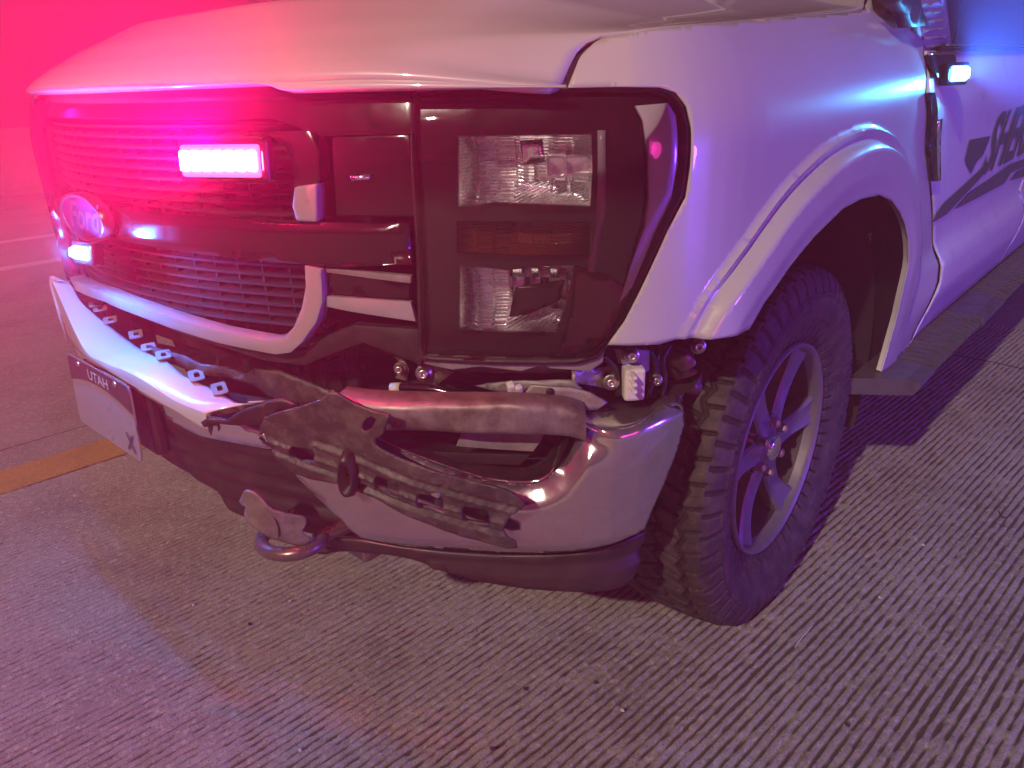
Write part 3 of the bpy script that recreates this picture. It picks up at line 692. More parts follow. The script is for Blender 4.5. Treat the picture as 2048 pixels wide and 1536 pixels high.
# ------------------------------------------------------------------ headlight
def build_headlight():
    hl = bpy.data.objects.new('headlight', None); C.objects.link(hl); hl.parent = truck
    outer = [(822, 186), (1000, 181), (1200, 177), (1318, 178), (1346, 188), (1366, 214), (1375, 256), (1373, 330), (1364, 388), (1328, 462), (1284, 560), (1245, 640), (1212, 690), (1190, 712), (1150, 722), (1000, 722), (842, 716), (838, 560), (830, 400)]
    so_ = BODY.px(outer)
    up = [(908, 274), (1184, 270), (1186, 340), (1182, 418), (1080, 414), (985, 410), (935, 418), (908, 420)]
    mid = [(906, 446), (1010, 448), (1182, 450), (1180, 520), (1040, 520), (906, 512)]
    dn = [(910, 540), (960, 541), (1010, 548), (1080, 540), (1148, 538), (1136, 600), (1110, 678), (1000, 674), (911, 672)]
    h1, h2, h3 = BODY.px(up), BODY.px(mid), BODY.px(dn)
    OFF = -.022
    sheet('bezel', BODY, so_, M_BLACK, hl, holes=(h1, h2, h3), step=.014, thick=.012, off=OFF, bevel=.0015)
    # outer seal ring
    ring_out = [(p_[0], p_[1]) for p_ in BODY.px([(822, 183), (1000, 177), (1200, 173), (1322, 174), (1352, 184), (1374, 212), (1384, 255), (1381, 330), (1372, 395), (1335, 465), (1290, 563), (1250, 644), (1218, 694), (1194, 719), (1152, 731), (1000, 731), (836, 722), (832, 560), (824, 400)])]
    sheet('lamp_seal', BODY, ring_out, M_PLAST, hl, holes=(so_,), step=.02, thick=.03, off=-.004)
    # side light guide (outer vertical strip) and amber side marker behind the lens
    g = BODY.px([(1276, 212), (1345, 206), (1362, 232), (1366, 330), (1352, 400), (1316, 470), (1268, 580), (1240, 610), (1262, 545), (1296, 455), (1304, 400), (1303, 320), (1292, 240)])
    sheet('light_guide', BODY, g, mat('light_guide', (.50, .48, .52), .2, coat=.6), hl, step=.012, thick=.006, off=-.012, bevel=.001)
    g2 = BODY.px([(1196, 262), (1212, 262), (1214, 420), (1196, 520), (1176, 600), (1164, 600), (1190, 470), (1196, 380)])
    sheet('bezel_rib', BODY, g2, mat('smoked_rib', (.22, .20, .24), .25, coat=.5), hl, step=.012, thick=.006, off=-.014)
    g3 = BODY.px([(1150, 540), (1222, 560), (1262, 590), (1215, 680), (1115, 716), (1140, 640)])
    sheet('side_reflector', BODY, g3, mat('side_reflector', (.16, .03, .03), .3, coat=.4), hl, step=.012, thick=.004, off=-.013)
    # reflector bowls
    def bowl(name, L, depth, m, nu=56, nv=170, flute=.0016, nfl=22, kind_=0):
        (s00, z00), (s10, z10), (s11, z11), (s01, z01) = L
        V = []; Fc = []
        for i in range(nu+1):
            for j in range(nv+1):
                a = i/nu; b = j/nv
                s = (s00*(1-a)+s10*a)*(1-b)+(s01*(1-a)+s11*a)*b; z = (z00*(1-a)+z10*a)*(1-b)+(z01*(1-a)+z11*a)*b
                ed = (1-abs(2*a-1)**3.2)*(1-abs(2*b-1)**3.2)
                dp = depth*ed**.55
                # vertical facet boundaries with horizontal flutes in between
                fac = int(a*7); fl = flute*math.sin(b*nfl*2*math.pi+fac*1.7)*(1 if a < .46 else .35)
                st = .0022*((fac % 2)*2-1)*(1 if a < .5 else .4)
                if b < .0: st = 0
                if a > .40 and b < .30: fl = flute*.9*math.sin((a*1.4+b)*nfl*2.4*math.pi); st = 0
                if kind_ == 1 and a > .44 and .28 < b < .85: fl = 0; st = .010*(((int(a*13)+int(b*7)) % 2)*2-1)
                V.append(BODY.map(s, z, OFF-.006-dp*.75+(fl+st)*min(1, ed*6)))
        for i in range(nu):
            for j in range(nv): k = i*(nv+1)+j; Fc.append((k, k+nv+1, k+nv+2, k+1))
        o = mesh(name, V, Fc, m, hl); sharp(o, 28); orient(o); return o
    e = .004
    def bb(h): s = [q_[0] for q_ in h]; z = [q_[1] for q_ in h]; return min(s)-e, max(s)+e, min(z)-e, max(z)+e
    a, b, c, d = bb(h1); bowl('reflector', [(a, c), (b, c), (b, d), (a, d)], .085, M_REFL)
    a3, b3, c3, d3 = bb(h3); bowl('reflector', [(a3, c3), (b3, c3), (b3, d3), (a3, d3)], .075, M_REFL, kind_=1)
    a2, b2, c2, d2 = bb(h2); bowl('turn_reflector', [(a2, c2), (b2, c2), (b2, d2), (a2, d2)], .035, M_AMBER, flute=.002)
    # bulb shields
    def shield(u, v, sx, sz, off0, off1, nm='bulb_shield'):
        s, z = BODY.hit(u, v, off0); V = []; Fc = []; n = 20
        rings = [(1.0, off1), (1.0, off0-.004), (.93, off0), (.80, off0), (.72, off0-.004), (0.001, off0-.005)]
        for k_, (q_, of) in enumerate(rings):
            for P_ in rrect(-sx*q_, -sz*q_, sx*q_, sz*q_, min(sx, sz)*q_*.35, 4): V.append(BODY.map(s+P_[0], z+P_[1], of))
        n = 20
        for k_ in range(len(rings)-1):
            for j in range(n): Fc.append((k_*n+j, k_*n+(j+1) % n, (k_+1)*n+(j+1) % n, (k_+1)*n+j))
        o = mesh(nm, V, Fc, M_REFL, hl); sharp(o, 30)
        return o
    shield(1112, 333, .0155, .0165, -.040, -.100)
    shield(1150, 330, .030, .014, -.055, -.100)
    for u in (1106, 1132):
        p0 = BODY.at(u, 352, -.05); p1 = BODY.at(u+(-4 if u < 1110 else 8), 382, -.06); tube('shield_stay', [p0, p1], .0022, M_REFL, hl, 8)
    sheet('bulb_hood', BODY, BODY.px([(1040, 282), (1085, 278), (1090, 325), (1046, 330)], -.05), M_REFL, hl, step=.01, thick=.004, off=-.05)
    sheet('bulb_hood', BODY, BODY.px([(1030, 575), (1090, 566), (1130, 560), (1120, 600), (1060, 628), (1018, 634)], -.05), M_BLACK, hl, step=.01, thick=.004, off=-.05)
    # lens
    lens = sheet('lens', BODY, so_, M_LENS, hl, step=.02, thick=0, off=-.002, fn=lambda s, z: .006*sstep(.0, .05, min(abs(z-.79), abs(1.17-z))))
    # lower flange of the lamp body
    fl = BODY.px([(842, 716), (1000, 722), (1150, 722), (1190, 712), (1212, 698), (1206, 730), (1180, 748), (1100, 742), (1085, 735), (1040, 748), (960, 738), (900, 745), (845, 733)])
    sheet('lamp_flange', BODY, fl, M_GREYP, hl, step=.015, thick=.02, off=-.012, bevel=.003)
    return hl
headlight = build_headlight()

# ------------------------------------------------------------------ grille
gr = bpy.data.objects.new('grille', None); C.objects.link(gr); gr.parent = truck
SM = BODY.s_at_x(0.0)
def mir(L): return [(2*SM-s, z) for s, z in reversed(L)]
# header panel between hood and grille/lamp (black)
hd = BODY.px([(60, 186), (290, 172), (530, 171), (562, 178), (590, 190), (700, 188), (822, 185), (830, 262), (640, 262), (540, 240), (500, 226), (240, 226), (80, 236)])
hs = [p_ for p_ in hd if p_[0] > SM]
topz = [(float(np.interp(s, lo_s, lo_z))+.012) for s in ()]
def zt(u, v): return BODY.hit(u, v)[1]
sE = BODY.hit(826, 230)[0]
sheet('header_panel', BODY, [(2*SM-sE, 1.175), (2*SM-sE, 1.113), (2*SM-BODY.hit(640, 262)[0], 1.113), (2*SM-BODY.hit(540, 240)[0], 1.138), (SM-.2, 1.142), (SM+.2, 1.142), (BODY.hit(540, 240)[0], 1.138), (BODY.hit(640, 262)[0], 1.113), (sE, 1.113), (sE, 1.172), (BODY.hit(590, 190)[0], 1.172), (BODY.hit(540, 172)[0], 1.188), (SM, 1.194), (2*SM-BODY.hit(540, 172)[0], 1.188), (2*SM-BODY.hit(590, 190)[0], 1.172)], M_BLACK, gr, step=.02, thick=.02, off=-.006, bevel=.003)
# painted surround: lower U with the upright, upper upright
Lo = BODY.px([(618, 528), (650, 536), (652, 600), (640, 640), (612, 680), (590, 700), (560, 704), (450, 682), (300, 632), (178, 568)])
Li = BODY.px([(182, 556), (300, 612), (450, 658), (548, 676), (575, 672), (596, 650), (612, 612), (620, 570)])
sur = Lo+Li
def halfloop(L): return [p_ for p_ in L if p_[0] >= SM]
zo = [p_[1] for p_ in Lo][-1]; zi = [p_[1] for p_ in Li][0]
Lo2 = [p_ for p_ in Lo if p_[0] > SM+.02]; Li2 = [p_ for p_ in Li if p_[0] > SM+.02]
ring = Lo2+[(SM, Lo2[-1][1]+.008)]+mir(Lo2)+mir(Li2)+[(SM, Li2[0][1]+.008)]+Li2
def roundfn(s, z): return 0
osur = sheet('grille_surround', BODY, ring, M_SURR, gr, step=.010, thick=.03, off=.012, bevel=.006)
for mm in (0,):
    q_ = BODY.px([(596, 372), (640, 366), (642, 442), (600, 440), (592, 410)]); pass
    sheet('surround_upright', BODY, q_, M_SURR, gr, step=.012, thick=.03, off=.012, bevel=.005)
    q_ = BODY.px([(640, 442), (822, 446), (828, 526), (650, 532), (606, 526), (300, 490), (230, 470), (232, 410), (300, 420), (600, 444)]); pass
    sheet('grille_bar', BODY, q_, M_BLACK, gr, step=.02, thick=.03, off=.008, bevel=.006)
    q_ = BODY.px([(500, 262), (540, 268), (575, 292), (590, 330), (592, 372), (600, 376), (640, 366), (640, 300), (620, 262)]); pass
    sheet('grille_corner', BODY, q_, M_BLACK, gr, step=.012, thick=.03, off=.004, bevel=.006)
    # inner marker lamps between grille and headlamp
    q_ = BODY.px([(655, 545), (816, 568), (818, 600), (660, 588)]); pass
    sheet('marker_lens', BODY, q_, M_BLACK, gr, step=.015, thick=.01, off=-.004, bevel=.002)
    q_ = BODY.px([(652, 592), (822, 604), (832, 642), (700, 622), (652, 612)]); pass
    sheet('marker_shelf', BODY, q_, M_SURR, gr, step=.015, thick=.012, off=.002, bevel=.003)
    q_ = BODY.px([(652, 535), (822, 552), (822, 566), (655, 544)]); pass
    sheet('marker_rim', BODY, q_, M_GREYP, gr, step=.015, thick=.012, off=.002, bevel=.002)
    q_ = BODY.px([(660, 276), (815, 270), (824, 436), (668, 434)]); pass
    sheet('upper_marker_panel', BODY, q_, M_BLACK, gr, step=.02, thick=.01, off=-.008, bevel=.003)
    q_ = BODY.px([(700, 352), (738, 350), (738, 360), (704, 362)]); pass
    sheet('marker_bulb', BODY, q_, M_REFL, gr, step=.02, thick=.01, off=0)
    q_ = BODY.px([(700, 268), (822, 262), (838, 716), (846, 740), (830, 740), (824, 560), (814, 278)]); pass
qb = BODY.px([(640, 442), (822, 446), (828, 526), (650, 532), (606, 526), (300, 490), (230, 470), (232, 410), (300, 420), (600, 444)])
zb1, zb0 = BODY.hit(240, 410)[1], BODY.hit(240, 470)[1]; sb = BODY.hit(240, 440)[0]
sheet('grille_bar', BODY, [(BODY.s_at_x(-.31), zb0), (sb-.002, zb0), (sb-.002, zb1), (BODY.s_at_x(-.31), zb1)], M_BLACK, gr, step=.02, thick=.03, off=.008, bevel=.006)
sheet('grille_end_panel', BODY, [(BODY.s_at_x(-.62), .80), (BODY.s_at_x(-.30), .80), (BODY.s_at_x(-.34), 1.165), (BODY.s_at_x(-.62), 1.16)], M_BLACK, gr, step=.02, thick=.03, off=-.012, bevel=.004)
    # lower bezel bar under the surround
q_ = BODY.px([(560, 706), (600, 704), (640, 680), (700, 655), (832, 664), (838, 716), (838, 734), (720, 690), (690, 700), (600, 735), (520, 726), (440, 700), (300, 650)])
sheet('lower_bezel', BODY, q_, M_PLAST, gr, step=.015, thick=.02, off=-.012, bevel=.004)
sheet('lower_bezel', BODY, mir(q_), M_PLAST, gr, step=.015, thick=.02, off=-.012, bevel=.004)
# backing and slats
def s_of(x): return BODY.s_at_x(x)
V = []; Fc = []; xs = np.linspace(-.64, .64, 60)
sheet('grille_backing', BODY, [(s_of(-.66), .78), (s_of(.66), .78), (s_of(.66), 1.15), (s_of(-.66), 1.15)], M_LINER, gr, step=.03, thick=.01, off=-.085)
slat_data = None
for i, z in enumerate(np.arange(.812, 1.13, .0165)):
    if .935 < z < .985: continue
    L = [BODY.map(s, z, -.030) for s in np.linspace(s_of(-.52), s_of(.52), 40)]; V = []; Fc = []
    for j, (x, y, zz) in enumerate(L):
        V += [(x, y-.006, zz), (x, y+.02, zz+.006), (x, y+.02, zz+.009), (x, y-.005, zz+.004)]
        if j:
            for k in range(4): Fc.append((4*j-4+k, 4*j-4+(k+1) % 4, 4*j+(k+1) % 4, 4*j+k))
    mesh('slat', V, Fc, M_LINER, gr, smooth=False)
for x in np.linspace(-.5, .5, 21):
    if abs(x) < .02: continue
    y = BODY.map(s_of(x), 1.0, -.045)[1]; box('upright', (x, y, .96), (.005, .02, .32), M_LINER, gr, bevel=0)
# emblem: oval with script
em = bpy.data.objects.new('emblem', None); C.objects.link(em); em.parent = gr
ey = .05-.028; ez = .975
def oval(rx, rz, y, n=48): return [(.028+rx*math.cos(2*math.pi*k/n), y, ez+rz*math.sin(2*math.pi*k/n)) for k in range(n)]
O1, O2, O3, O4 = oval(.100, .043, ey+.02), oval(.100, .043, ey), oval(.094, .038, ey), oval(.092, .036, ey+.003)
n = 48; V = O1+O2+O3+O4; Fc = [(r_*n+k, r_*n+(k+1) % n, (r_+1)*n+(k+1) % n, (r_+1)*n+k) for r_ in range(3) for k in range(n)]
mesh('emblem_ring', V, Fc, M_EDGE, em)
mesh('emblem_face', O4, [tuple(range(n))], M_EMBL, em)
text_on('emblem_script', 'Ford', .070, lambda a, b: (-.034+a, ey+.0015, ez-.020+b), M_EDGE, em, shear=.5, ext=.0015)

# ------------------------------------------------------------------ strobes on the truck
def strobe(name, P, nrm, wd, ht, col, col_m, energy, e_s, radius, parent, spot=None, aimd=None):
    """housing box with an emissive lens set into it; P = centre, nrm = outward direction"""
    nrm = Vector(nrm).normalized(); t = Vector((0, 0, 1)).cross(nrm).normalized(); u_ = nrm.cross(t)
    M = Matrix((t, nrm, u_)).transposed(); e = bpy.data.objects.new(name, None); C.objects.link(e); e.parent = parent
    box('strobe_housing', P, (wd+.02, .022, ht+.016), M_BLACK, e, bevel=.005, mat3=M)
    o = box('strobe_lens', Vector(P)+nrm*.012, (wd, .008, ht), emit(name+'_glow', col_m, e_s*.05), e, bevel=.006, mat3=M)
    nl = max(3, int(wd/.02)); ml = emit(name+'_led', col_m, e_s*5)
    for k in range(nl):
        box('led', Vector(P)+nrm*.0185+t*(wd*((k+.5)/nl-.5)), (wd/nl*.72, .006, ht*.62), ml, e, bevel=.0028, mat3=M)
    l = lamp(name+'_light', Vector(P)+nrm*.035, col, energy, radius, spot, Vector(P)+nrm*.035+(Vector(aimd) if aimd else nrm+Vector((0, 0, .80)))); l.parent = e
    return e
pr = BODY.at(452, 322, .03); strobe('red_strobe', pr, (.42, -1, .12), .14, .046, (1, .0, .13), (1, .02, .12), 1250, 300, .02, gr, 150)
pb = BODY.at(176, 506, .05); strobe('blue_strobe', pb, (.15, -1, .2), .050, .024, (.02, .20, 1.0), (.05, .30, 1.0), 15, 300, .012, gr)
pd = BODY.at(1903, 148, .03); strobe('blue_strobe', pd, (1, -.35, .05), .060, .034, (.03, .14, 1.0), (.06, .42, 1.0), 330, 300, .015, truck, 174, (1, .15, .75))

# ------------------------------------------------------------------ bumper
bump_plan = [(x, .0+.45*x*x) for x in np.linspace(-.95, .86, 60)]+[(.90, .368), (.93, .405), (.953, .45), (.966, .50), (.970, .55), (.970, .62)]
def bdisp(s, z): return 0.0
BM = Surf(bump_plan); bp = bpy.data.objects.new('bumper', None); C.objects.link(bp); bp.parent = truck
# chrome corner
ch_out = [(598, 958), (640, 965), (700, 985), (760, 1000), (820, 905), (740, 870), (700, 846), (704, 800), (760, 812), (900, 812), (1060, 812), (1160, 822), (1165, 848), (1205, 862), (1260, 842), (1340, 800), (1368, 822), (1368, 850), (1352, 905), (1318, 990), (1290, 1058), (1245, 1082), (1150, 1108), (1060, 1114), (1000, 1112), (900, 1106), (800, 1096), (720, 1080), (690, 1050), (650, 1010)]
ch_out = [(590, 950), (700, 930), (730, 900), (702, 850), (702, 806), (760, 812), (900, 816), (1060, 818), (1160, 826), (1200, 868), (1262, 858), (1345, 812), (1369, 822), (1368, 850), (1352, 905), (1318, 990), (1290, 1058), (1245, 1082), (1150, 1108), (1060, 1114), (1000, 1112), (900, 1106), (800, 1096), (720, 1080), (690, 1050), (650, 1010)]
hole = cr([(742, 852), (850, 853), (1000, 856), (1142, 860), (1138, 885), (1112, 940), (1085, 968), (1040, 976), (960, 966), (860, 935), (760, 895), (738, 872)], 8)
co_ = BM.px(ch_out); ho_ = BM.px(hole)
zc_s, zc_z = zip(*sorted(BM.px([(1130, 960), (1150, 930), (1175, 895), (1210, 884), (1260, 874), (1310, 853), (1345, 836), (1370, 824)])))
HB = np.array(ho_); hc = HB.mean(0)
def chf(s, z):
    d = 0.0
    zc = float(np.interp(s, zc_s, zc_z))
    if s > zc_s[0]-.02: d += -.045*sstep(zc, zc+.05, z)-.03*sstep(zc+.05, zc+.09, z)
    zb = .48; d -= .045*sstep(zb, .38, z)
    # raised soft rim around the fog opening: recess sinks towards the hole
    dm = np.sqrt(((HB-np.array([s, z]))**2).sum(1)).min()
    d -= .022*(1-sstep(.0, .045, dm))
    d += .0018*noise.noise(Vector((s*9, z*9, 1)))+.0008*noise.noise(Vector((s*30, z*30, 4)))
    # dent above the bumper corner
    d -= .018*math.exp(-(((s-HB[:, 0].max()-.02)/.03)**2+((z-zc)/.022)**2))
    return d
sheet('bumper_face', BM, co_, M_CHROME, bp, holes=(ho_,), step=.006, thick=.004, fn=chf)
sheet('bumper_face', BM, [(2*BM.s_at_x(0)-s, z) for s, z in reversed(co_)], M_CHROME, bp, holes=([(2*BM.s_at_x(0)-s, z) for s, z in reversed(ho_)],), step=.02, thick=.004)
# rolled top of the chrome bumper
L = [BM.at(u, v, -.028) for u, v in [(690, 812), (760, 820), (900, 824), (1040, 826), (1130, 832), (1168, 842)]]
L = [Vector(p_) for p_ in cr(L, 6, False)]
V = []; Fc = []; sec = rrect(-.030, -.027, .030, .027, .014, 4); n = len(sec)
Ld = []
for a_, b_ in zip(L[:-1], L[1:]):
    for k in range(4): Ld.append(a_.lerp(b_, k/4))
Ld.append(L[-1])
for i, p_ in enumerate(Ld):
    t = (Ld[min(i+1, len(Ld)-1)]-Ld[max(i-1, 0)]).normalized(); h_ = Vector((t.y, -t.x, 0)).normalized()
    for a, b in sec:
        nn = noise.noise(Vector((p_.x*11, p_.y*11, b*30)))*.007+noise.noise(Vector((p_.x*40, p_.y*40, b*60+5)))*.0018
        V.append(p_+h_*(a*(1+.0)+nn)+Vector((0, 0, b+nn*.6*(1 if b > 0 else .3))))
    if i:
        for k in range(n): Fc.append(((i-1)*n+k, (i-1)*n+(k+1) % n, i*n+(k+1) % n, i*n+k))
Fc += [tuple(range(n-1, -1, -1)), tuple((len(Ld)-1)*n+k for k in range(n))]
o = mesh('bumper_beam', V, Fc, M_ROLL, bp); sharp(o, 50)
# corner top shelf
def shelf(name, outer, inner, m, parent, n=30, rise=.0):
    A = cr(outer, 8, False); Bq = cr(inner, 8, False)
    ra = [Vector(A[int(i*(len(A)-1)/n)]) for i in range(n+1)]; rb_ = [Vector(Bq[int(i*(len(Bq)-1)/n)]) for i in range(n+1)]
    V = []; Fc = []; K = 6
    for i in range(n+1):
        for j in range(K+1): t = j/K; p_ = ra[i].lerp(rb_[i], t); p_.z += rise*math.sin(math.pi*t); V.append(p_)
        if i:
            for j in range(K): a = (i-1)*(K+1)+j; b = i*(K+1)+j; Fc.append((a, b, b+1, a+1))
    o = mesh(name, V, Fc, m, parent); orient(o); md = o.modifiers.new('s', 'SOLIDIFY'); md.thickness = .004; md.offset = -1; return o
def bmz(u, v, off): return tuple(BM.at(u, v, off))
shelf('bumper_top_shelf', [bmz(1168, 848, -.02), bmz(1205, 866, -.018), bmz(1262, 856, -.018), bmz(1345, 810, -.02), bmz(1368, 822, -.02)],
      [bmz(1168, 812, -.09), bmz(1215, 806, -.09), bmz(1290, 798, -.09), bmz(1345, 786, -.075), bmz(1358, 794, -.05)], M_CHROME, bp, rise=.006)
# fog opening: inner box and the reflector pocket
inn = [(p_[0]+(p_[0]-hc[0])*.02, p_[1]+(p_[1]-hc[1])*.05) for p_ in ho_]
V = []; Fc = []; n = len(inn)
for k, of in enumerate((-.018, -.06, -.11)):
    for s, z in inn:
        q_ = .92 if k == 2 else 1; V.append(BM.map(hc[0]+(s-hc[0])*q_, hc[1]+(z-hc[1])*q_, of))
for k in range(2):
    for i in range(n): Fc.append((k*n+i, k*n+(i+1) % n, (k+1)*n+(i+1) % n, (k+1)*n+i))
Fc.append(tuple(2*n+i for i in range(n)))
mesh('fog_opening', V, Fc, M_PLAST, bp)
sheet('fog_pocket_panel', BM, BM.px([(925, 858), (1092, 856), (1082, 882), (1066, 903), (960, 896), (912, 892)], -.05), M_GREYP, bp, step=.012, thick=.006, off=-.05, bevel=.002)
sheet('fog_pocket_rib', BM, BM.px([(770, 900), (900, 905), (1060, 910), (1040, 930), (900, 925), (800, 912)], -.05), M_PLAST, bp, step=.02, thick=.006, off=-.05, bevel=.002)
# black lower air dam (right) and torn valance (centre)
ad = [(640, 1078), (720, 1082), (800, 1098), (900, 1110), (1000, 1116), (1150, 1112), (1245, 1086), (1290, 1062), (1291, 1080), (1275, 1162), (1262, 1182), (1235, 1191), (1185, 1195), (1050, 1184), (950, 1165), (850, 1132), (770, 1116), (700, 1110), (625, 1106)]
def adf(s, z): return -.03-.02*sstep(.45, .36, z)+.014*sstep(.400, .392, z)-.012*sstep(.365, .33, z)
sheet('air_dam', BM, BM.px(ad, -.03), mat('air_dam_plastic', (.025, .018, .017), .38, dirt=(9, (.06, .042, .035), .45, .75), rnoise=(22, .3, .55), bump=(60, .2, .002)), bp, step=.012, thick=.006, off=0, fn=adf)
cv = [(104, 640), (112, 700), (126, 760), (160, 818), (225, 868), (296, 925), (345, 958), (400, 1002), (440, 1038), (480, 1056), (530, 1068), (600, 1082), (660, 1090), (760, 1106), (800, 1094), (720, 1040), (640, 975), (600, 940), (560, 900), (480, 872), (400, 850), (300, 800), (200, 740), (140, 690)]
def cvf(s, z):
    return -.035-.03*sstep(.62, .45, z)+.006*math.sin(z*150+s*6)*sstep(SMB+.12, SMB+.2, s)+.004*noise.noise(Vector((s*12, z*12, 0)))
SMB = BM.s_at_x(0)
cvs = BM.px(cv, -.03)
sheet('centre_valance', BM, cvs, M_PLAST, bp, step=.010, thick=.006, fn=cvf)
far = [(SMB-.95, .80), (SMB-.25, .80), (SMB-.30, .50), (SMB-.95, .42)]
sheet('centre_valance', BM, far, M_PLAST, bp, step=.05, thick=.006, off=-.04)
# chrome glimpse under the strip
sheet('bumper_centre_face', BM, BM.px([(310, 800), (330, 835), (400, 872), (470, 886), (535, 898), (556, 896), (530, 868), (480, 848), (410, 830), (340, 800)], -.01), M_CHROMEC, bp, step=.01, thick=.004, off=-.010)
sheet('bumper_centre_face', BM, BM.px([(98, 625), (128, 690), (180, 745), (250, 790), (262, 775), (200, 735), (140, 660), (100, 600)], -.01)+[(SMB-.33, .80)], M_SURR, bp, step=.012, thick=.004, off=-.010)

# painted strip on top of the bumper, torn at its right end
edge_px = [(76, 552), (84, 593), (111, 635), (152, 682), (211, 734), (251, 767), (289, 790), (330, 812), (370, 830), (412, 827+2)]
edge_px = [(76, 556), (86, 596), (116, 640), (160, 690), (211, 734), (251, 764), (289, 788), (335, 815), (375, 837), (411, 852)]
low_px = [(95, 624), (112, 656), (142, 693), (187, 721), (231, 751), (269, 778), (317, 806), (350, 822), (402, 857)]
edge_px = [(76, 556), (91, 597), (118, 641), (163, 689), (204, 722), (252, 738+3), (289, 761), (350, 800), (412, 826)]
low_px = [(95, 624), (142, 693), (187, 720), (231, 752), (269, 778), (317, 806), (352, 824), (402, 857)]
eE = BM.px(edge_px); eL = BM.px(low_px)
es, ez_ = zip(*sorted(eE)); ls, lz_ = zip(*sorted(eL))
def zedge(s): return float(np.interp(s, es, ez_)) if s > es[0] else ez_[0]+(es[0]-s)*.02
inner_px = [(118, 563), (142, 570), (163, 604), (197, 635), (241, 669), (289, 703), (334, 723), (368, 751), (412, 771), (443, 788), (474, 805), (500, 807), (535, 804)]
def on_edge_height(u, v):
    d = ray(u, v); best = None
    for t in np.linspace(.5, 4, 1400):
        p_ = CAM+d*t; s = float(np.interp(p_[0], BM.Q[:, 0], BM.S)) if p_[0] < .85 else BM.S[-1]
        if p_[2] <= zedge(s)+.012: return p_
    return p_
inner = [on_edge_height(u, v) for u, v in inner_px]
st = bpy.data.objects.new('bumper_strip', None); C.objects.link(st); st.parent = bp
outer3 = [BM.map(s, z) for s, z in sorted(eE)]; inner3 = [tuple(p_) for p_ in sorted(inner, key=lambda p_: p_[0])]
# extend to the far side of the truck, mirrored with its own height
def ext(L, dy): x0 = L[0][0]; return [(x, L[0][1]+.45*(x*x-x0*x0), L[0][2]+(x0-x)*.02) for x in (-.95, -.8, -.62, -.48)]
ext_o = [(x, .45*x*x, outer3[0][2]+.004*(-x)) for x in (-.95, -.8, -.65, -.5, -.4)]; ext_i = [(x, .45*x*x+.11, outer3[0][2]+.02) for x in (-.95, -.8, -.65, -.5, -.4)]
outer3 = ext_o+outer3; inner3 = ext_i+inner3
def resamp(L, n):
    L = np.array(cr(L, 5, False)); dl_ = np.r_[0, np.cumsum(np.linalg.norm(np.diff(L, axis=0), axis=1))]; t = np.linspace(0, dl_[-1], n)
    return np.stack([np.interp(t, dl_, L[:, i]) for i in range(3)], 1)
# match both edges by plan position, last part flares into the torn tip
NS = 150; Oa = resamp(outer3, NS); Ia = resamp(inner3, NS)
V = []; Fc = []; K = 10; tip = []
for i in range(NS):
    a = Oa[i]; b = Ia[i]; rag = random.uniform(-.004, .004) if i == NS-1 else 0
    prof_ = []
    sO = float(np.interp(a[0], BM.Q[:, 0], BM.S)); zl = float(np.interp(sO, ls, lz_)) if sO > ls[0] else a[2]-.055
    for k in range(4): t = k/4; prof_.append((a[0], a[1]-.001, zl+(a[2]-.003-zl)*t))
    for k in range(K+1):
        t = k/K; p_ = a+(b-a)*t; p_ = p_.copy(); p_[2] += .003*math.sin(math.pi*t)+(-.0015 if k == 0 else 0); prof_.append(tuple(p_))
    V += prof_
    if i:
        m_ = len(prof_)
        for k in range(m_-1): q0 = (i-1)*m_+k; q1 = i*m_+k; Fc.append((q0, q1, q1+1, q0+1))
o = mesh('strip_face', V, Fc, M_WHITE, st); orient(o); md = o.modifiers.new('s', 'SOLIDIFY'); md.thickness = .0035; md.offset = -1
sharp(o, 28)
# torn dark edge
tl = [Vector(v) for v in V[-(K+5):]]
te = [p_+Vector((random.uniform(0, .010), random.uniform(-.002, .006), random.uniform(-.012, -.002))) for p_ in tl]
Vt = []; Ft = []
for i, (a, b) in enumerate(zip(tl, te)):
    Vt += [a+Vector((.0005, -.001, -.001)), b]
    if i: Ft.append((2*i-2, 2*i-1, 2*i+1, 2*i))
o = mesh('torn_edge', Vt, Ft, M_PLAST, st, smooth=False); md = o.modifiers.new('s', 'SOLIDIFY'); md.thickness = .003
# clip tabs along the inner edge
def tab(u, v, wd=.030, ln=.026):
    p_ = on_edge_height(u, v); d = Vector((.35, .94, .05)).normalized(); t = Vector((.94, -.35, -.12)).normalized(); c = Vector(p_)
    U = rrect(-wd/2, 0, wd/2, ln, .005, 3); Hh = rrect(-wd*.22, ln*.35, wd*.22, ln*.72, .002, 2)
    Vv, Ff = tri(U, (Hh,), .006)
    o = mesh('clip_tab', [c+t*float(a)+d*float(b)+Vector((0, 0, .004)) for a, b in Vv], [tuple(map(int, f_)) for f_ in Ff], M_SURR, st, smooth=False)
    md = o.modifiers.new('s', 'SOLIDIFY'); md.thickness = .002; return o
for u, v, w_ in [(150, 578, .028), (178, 612, .034), (187, 622, .030), (207, 645, .036), (258, 674, .040), (283, 700, .034), (312, 716, .040), (378, 757, .046), (424, 784, .046)]: tab(u, v, w_)

